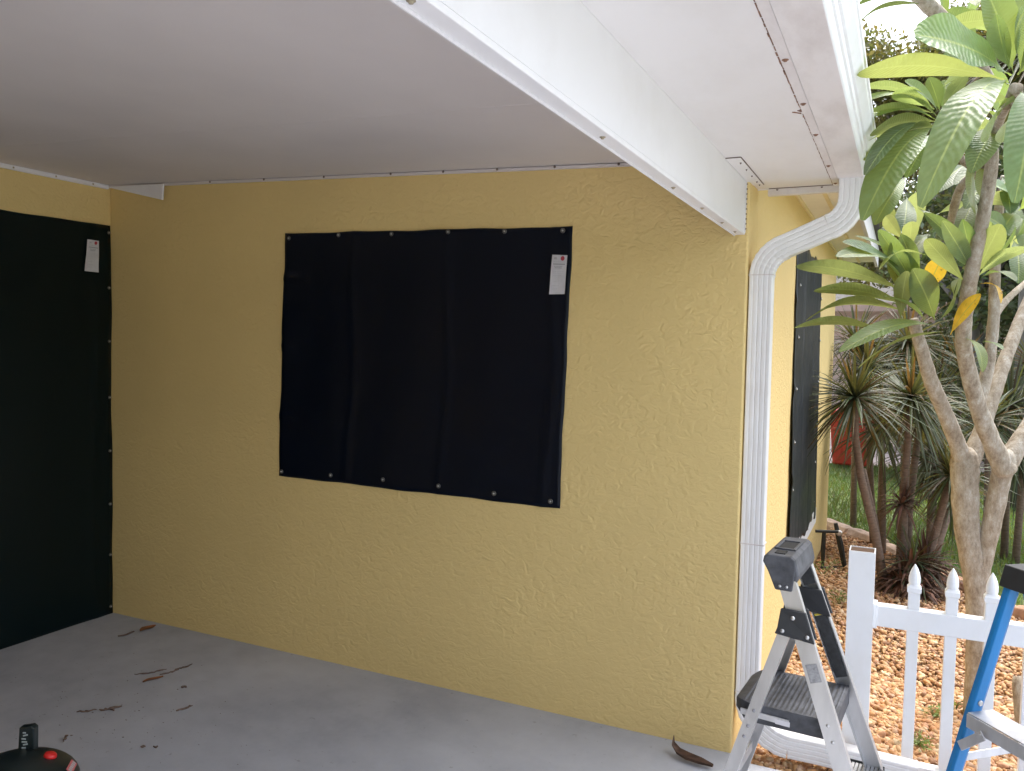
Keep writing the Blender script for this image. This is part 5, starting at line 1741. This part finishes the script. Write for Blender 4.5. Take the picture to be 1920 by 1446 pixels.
for x in (-1.35, 1.35):
    for y in (-0.87, 0.67):
        wh = MB().lathe((cx_ + x, cy_ + y, 0.2), [(0.2, 0), (0.31, 0.01), (0.32, 0.1), (0.31, 0.2), (0.2, 0.21)], 24, (0, 1, 0)).build('wheel', M['tyre'], vc)
        MB().lathe((cx_ + x, cy_ + y - 0.004, 0.2), [(0.19, 0), (0.17, 0.012), (0.05, 0.02)], 16, (0, 1, 0)).build('rim', M['steel'], wh)

nh = thing('neighbour_house', 'pink neighbour house with white trim across the street', 'house', (5.0, 18, -0.1))
MB().box(-2.5, 10.5, 18, 24, -0.15, 2.6).build('wall', M['pink_wall'], nh)
MB().prism([(-3.1, 17.4, 2.6), (-3.1, 24.6, 2.6), (-3.1, 21, 4.1)], (14.2, 0, 0)).build('roof', M['roof_tile'], nh)
MB().box(-3.1, 11.1, 17.38, 17.40, 2.45, 2.65).build('fascia', M['pink_wall'], nh)
for x in (0.2, 3.6, 6.6, 9.0):
    f_ = MB().box(x - 0.7, x + 0.7, 17.95, 17.998, 0.8, 2.0).build('window', M['white_wall'], nh)
    MB().box(x - 0.62, x + 0.62, 17.94, 17.949, 0.88, 1.92).build('pane', M['glass'], f_)
MB().box(4.7, 5.6, 17.95, 17.998, -0.1, 2.05).build('door', M['white_wall'], nh)


def leaf_cloud(name, m, parent, blobs, n, size, seed, dens=0.75):
    """crown of many small leaf faces spread through overlapping clumps"""
    r = np.random.default_rng(seed)
    B = np.array(blobs, dtype=float)
    wt = B[:, 3] ** 2
    which = r.choice(len(B), n, p=wt / wt.sum())
    d = r.normal(size=(n, 3))
    d /= np.linalg.norm(d, axis=1)[:, None]
    rad = B[which, 3] * r.random(n) ** 0.4
    # sub-clumps leave gaps
    P = B[which, :3] + d * rad[:, None] * np.array([1, 1, 0.8])
    sub = r.integers(0, max(6, n // 60), n)
    sc_ = r.normal(size=(max(6, n // 60) + 1, 3)) * 0.12
    P += sc_[sub]
    q = np.sin(P[:, 0] * 4.3 + P[:, 2] * 2.1) * np.sin(P[:, 1] * 3.7 + P[:, 2] * 3.3)
    P = P[q > -dens]
    n = len(P)
    a = r.normal(size=(n, 3))
    a /= np.linalg.norm(a, axis=1)[:, None]
    b_ = np.cross(a, r.normal(size=(n, 3)))
    b_ /= np.linalg.norm(b_, axis=1)[:, None]
    s_ = size * r.uniform(0.6, 1.4, n)[:, None]
    V = np.stack([P - a * s_, P + b_ * s_ * 0.45, P + a * s_, P - b_ * s_ * 0.45], 1).reshape(-1, 3)
    t = r.uniform(0.7, 1.35, n)
    hue = r.uniform(0.85, 1.3, n)
    T = np.clip(np.c_[t * hue, t, t * r.uniform(0.6, 1.0, n)], 0, 3)
    o = big_mesh(name, V - np.array(parent.location), np.arange(4 * n).reshape(-1, 4), np.repeat(T, 4, 0), M[m])
    o.parent = parent
    return o


def tree(name, label, base, h, spread, n, size, m, seed, tr=0.16, group='trees beyond the lawn'):
    r = random.Random(seed)
    root = thing(name, label, 'tree', base, group)
    b0 = Vector(base)
    top = b0 + Vector((r.uniform(-0.3, 0.3), r.uniform(-0.3, 0.3), h * 0.8))
    t_ = MB().tube([b0, b0.lerp(top, 0.35) + Vector((r.uniform(-.15, .15), 0, 0)), b0.lerp(top, 0.7), top], [tr, tr * 0.8, tr * 0.5, tr * 0.2], 12, wob=0.1)
    blobs = []
    for i in range(20):
        a = r.uniform(0, 6.28)
        q = r.uniform(0.15, 0.85)
        s0 = b0.lerp(top, r.uniform(0.4, 0.75))
        e = b0 + Vector((math.cos(a) * spread * q, math.sin(a) * spread * q, h * r.uniform(0.5, 0.98)))
        t_.tube([s0, s0.lerp(e, 0.5) + Vector((0, 0, 0.15)), e], [tr * 0.4, tr * 0.25, tr * 0.08], 7)
        blobs.append((e.x, e.y, e.z, spread * r.uniform(0.17, 0.30)))
    t_.build('trunk', M['old_bark'], root, smooth=True)
    leaf_cloud('crown', m, root, blobs, n, size, seed)


tree('oak_tree', 'large airy oak with yellow green leaves beyond the gutter end', (5.2, 15.0, -0.12), 7.2, 3.4, 80000, 0.055, 'foliage', 3)
tree('oak_tree', 'olive oak behind the plumeria crown', (8.4, 14.6, -0.12), 7.0, 3.4, 80000, 0.055, 'foliage', 8)
tree('shade_tree', 'dark dense tree at the lawn edge behind the middle plumeria leaves', (4.75, 10.6, -0.12), 4.6, 1.8, 14000, 0.06, 'foliage_dark', 5, 0.12)
tree('shade_tree', 'dark dense tree right of the plumeria', (6.6, 10.4, -0.12), 4.8, 2.0, 16000, 0.06, 'foliage_dark', 6, 0.12)
tree('shade_tree', 'dark tree at the far right of the garden', (9.2, 10.2, -0.12), 5.0, 2.2, 14000, 0.065, 'foliage_dark', 7, 0.14)
gt = thing('palm_tree', 'thick grey palm trunk standing on the lawn at the right edge', 'tree', (5.15, 7.0, -0.12))
P = [Vector((5.15, 7.0, -0.15)), Vector((5.12, 7.0, 0.8)), Vector((5.12, 7.0, 1.8)), Vector((5.14, 7.0, 3.2)), Vector((5.16, 7.0, 4.6))]
MB().tube(P, [0.17, 0.145, 0.14, 0.135, 0.12], 18, wob=0.06).build('trunk', M['old_bark'], gt, smooth=True)
fm = MB()
for i in range(60):
    a = dr.uniform(0, 6.28)
    spikes(fm, P[-1] + Vector((math.cos(a) * 0.1, math.sin(a) * 0.1, 0)), 6, 1.3, dr, w_=0.05, droop=0.5, lo=-0.2)
fm.build('crown', M['spike'], gt)


def shrub(label, base, r_, h, n, size, m, seed):
    root = thing('shrub', label, 'shrub', base, 'shrubs beyond the gravel bed')
    q = random.Random(seed)
    bl_ = [(base[0] + q.uniform(-r_, r_) * 0.6, base[1] + q.uniform(-r_, r_) * 0.4, base[2] + h * q.uniform(0.25, 0.8), r_ * q.uniform(0.4, 0.6)) for _ in range(7)]
    leaf_cloud('crown', m, root, bl_, n, size, seed)
    st = MB()
    for b_ in bl_:
        st.tube([base, ((base[0] + b_[0]) / 2, base[1], base[2] + h * 0.3), b_[:3]], [0.02, 0.014, 0.006], 6)
    st.build('trunk', M['old_bark'], root)


shrub('olive shrub with a few red blooms left of the far drive', (4.5, 9.2, -0.12), 0.7, 1.5, 2200, 0.06, 'foliage', 31)
shrub('dark green shrub behind the dracaenas', (5.3, 9.0, -0.12), 0.8, 1.7, 2600, 0.06, 'foliage_dark', 32)
shrub('dark shrub left of the white car', (6.3, 9.3, -0.12), 0.8, 1.6, 2600, 0.06, 'foliage_dark', 33)

shrub('tall olive hedge shrub in front of the pink house beside the wall end', (3.9, 12.6, -0.12), 1.0, 2.5, 9000, 0.045, 'foliage', 41)
shrub('tall dark hedge shrub in front of the pink house behind the dracaena heads', (5.2, 12.8, -0.12), 1.1, 2.7, 10000, 0.045, 'foliage_dark', 42)
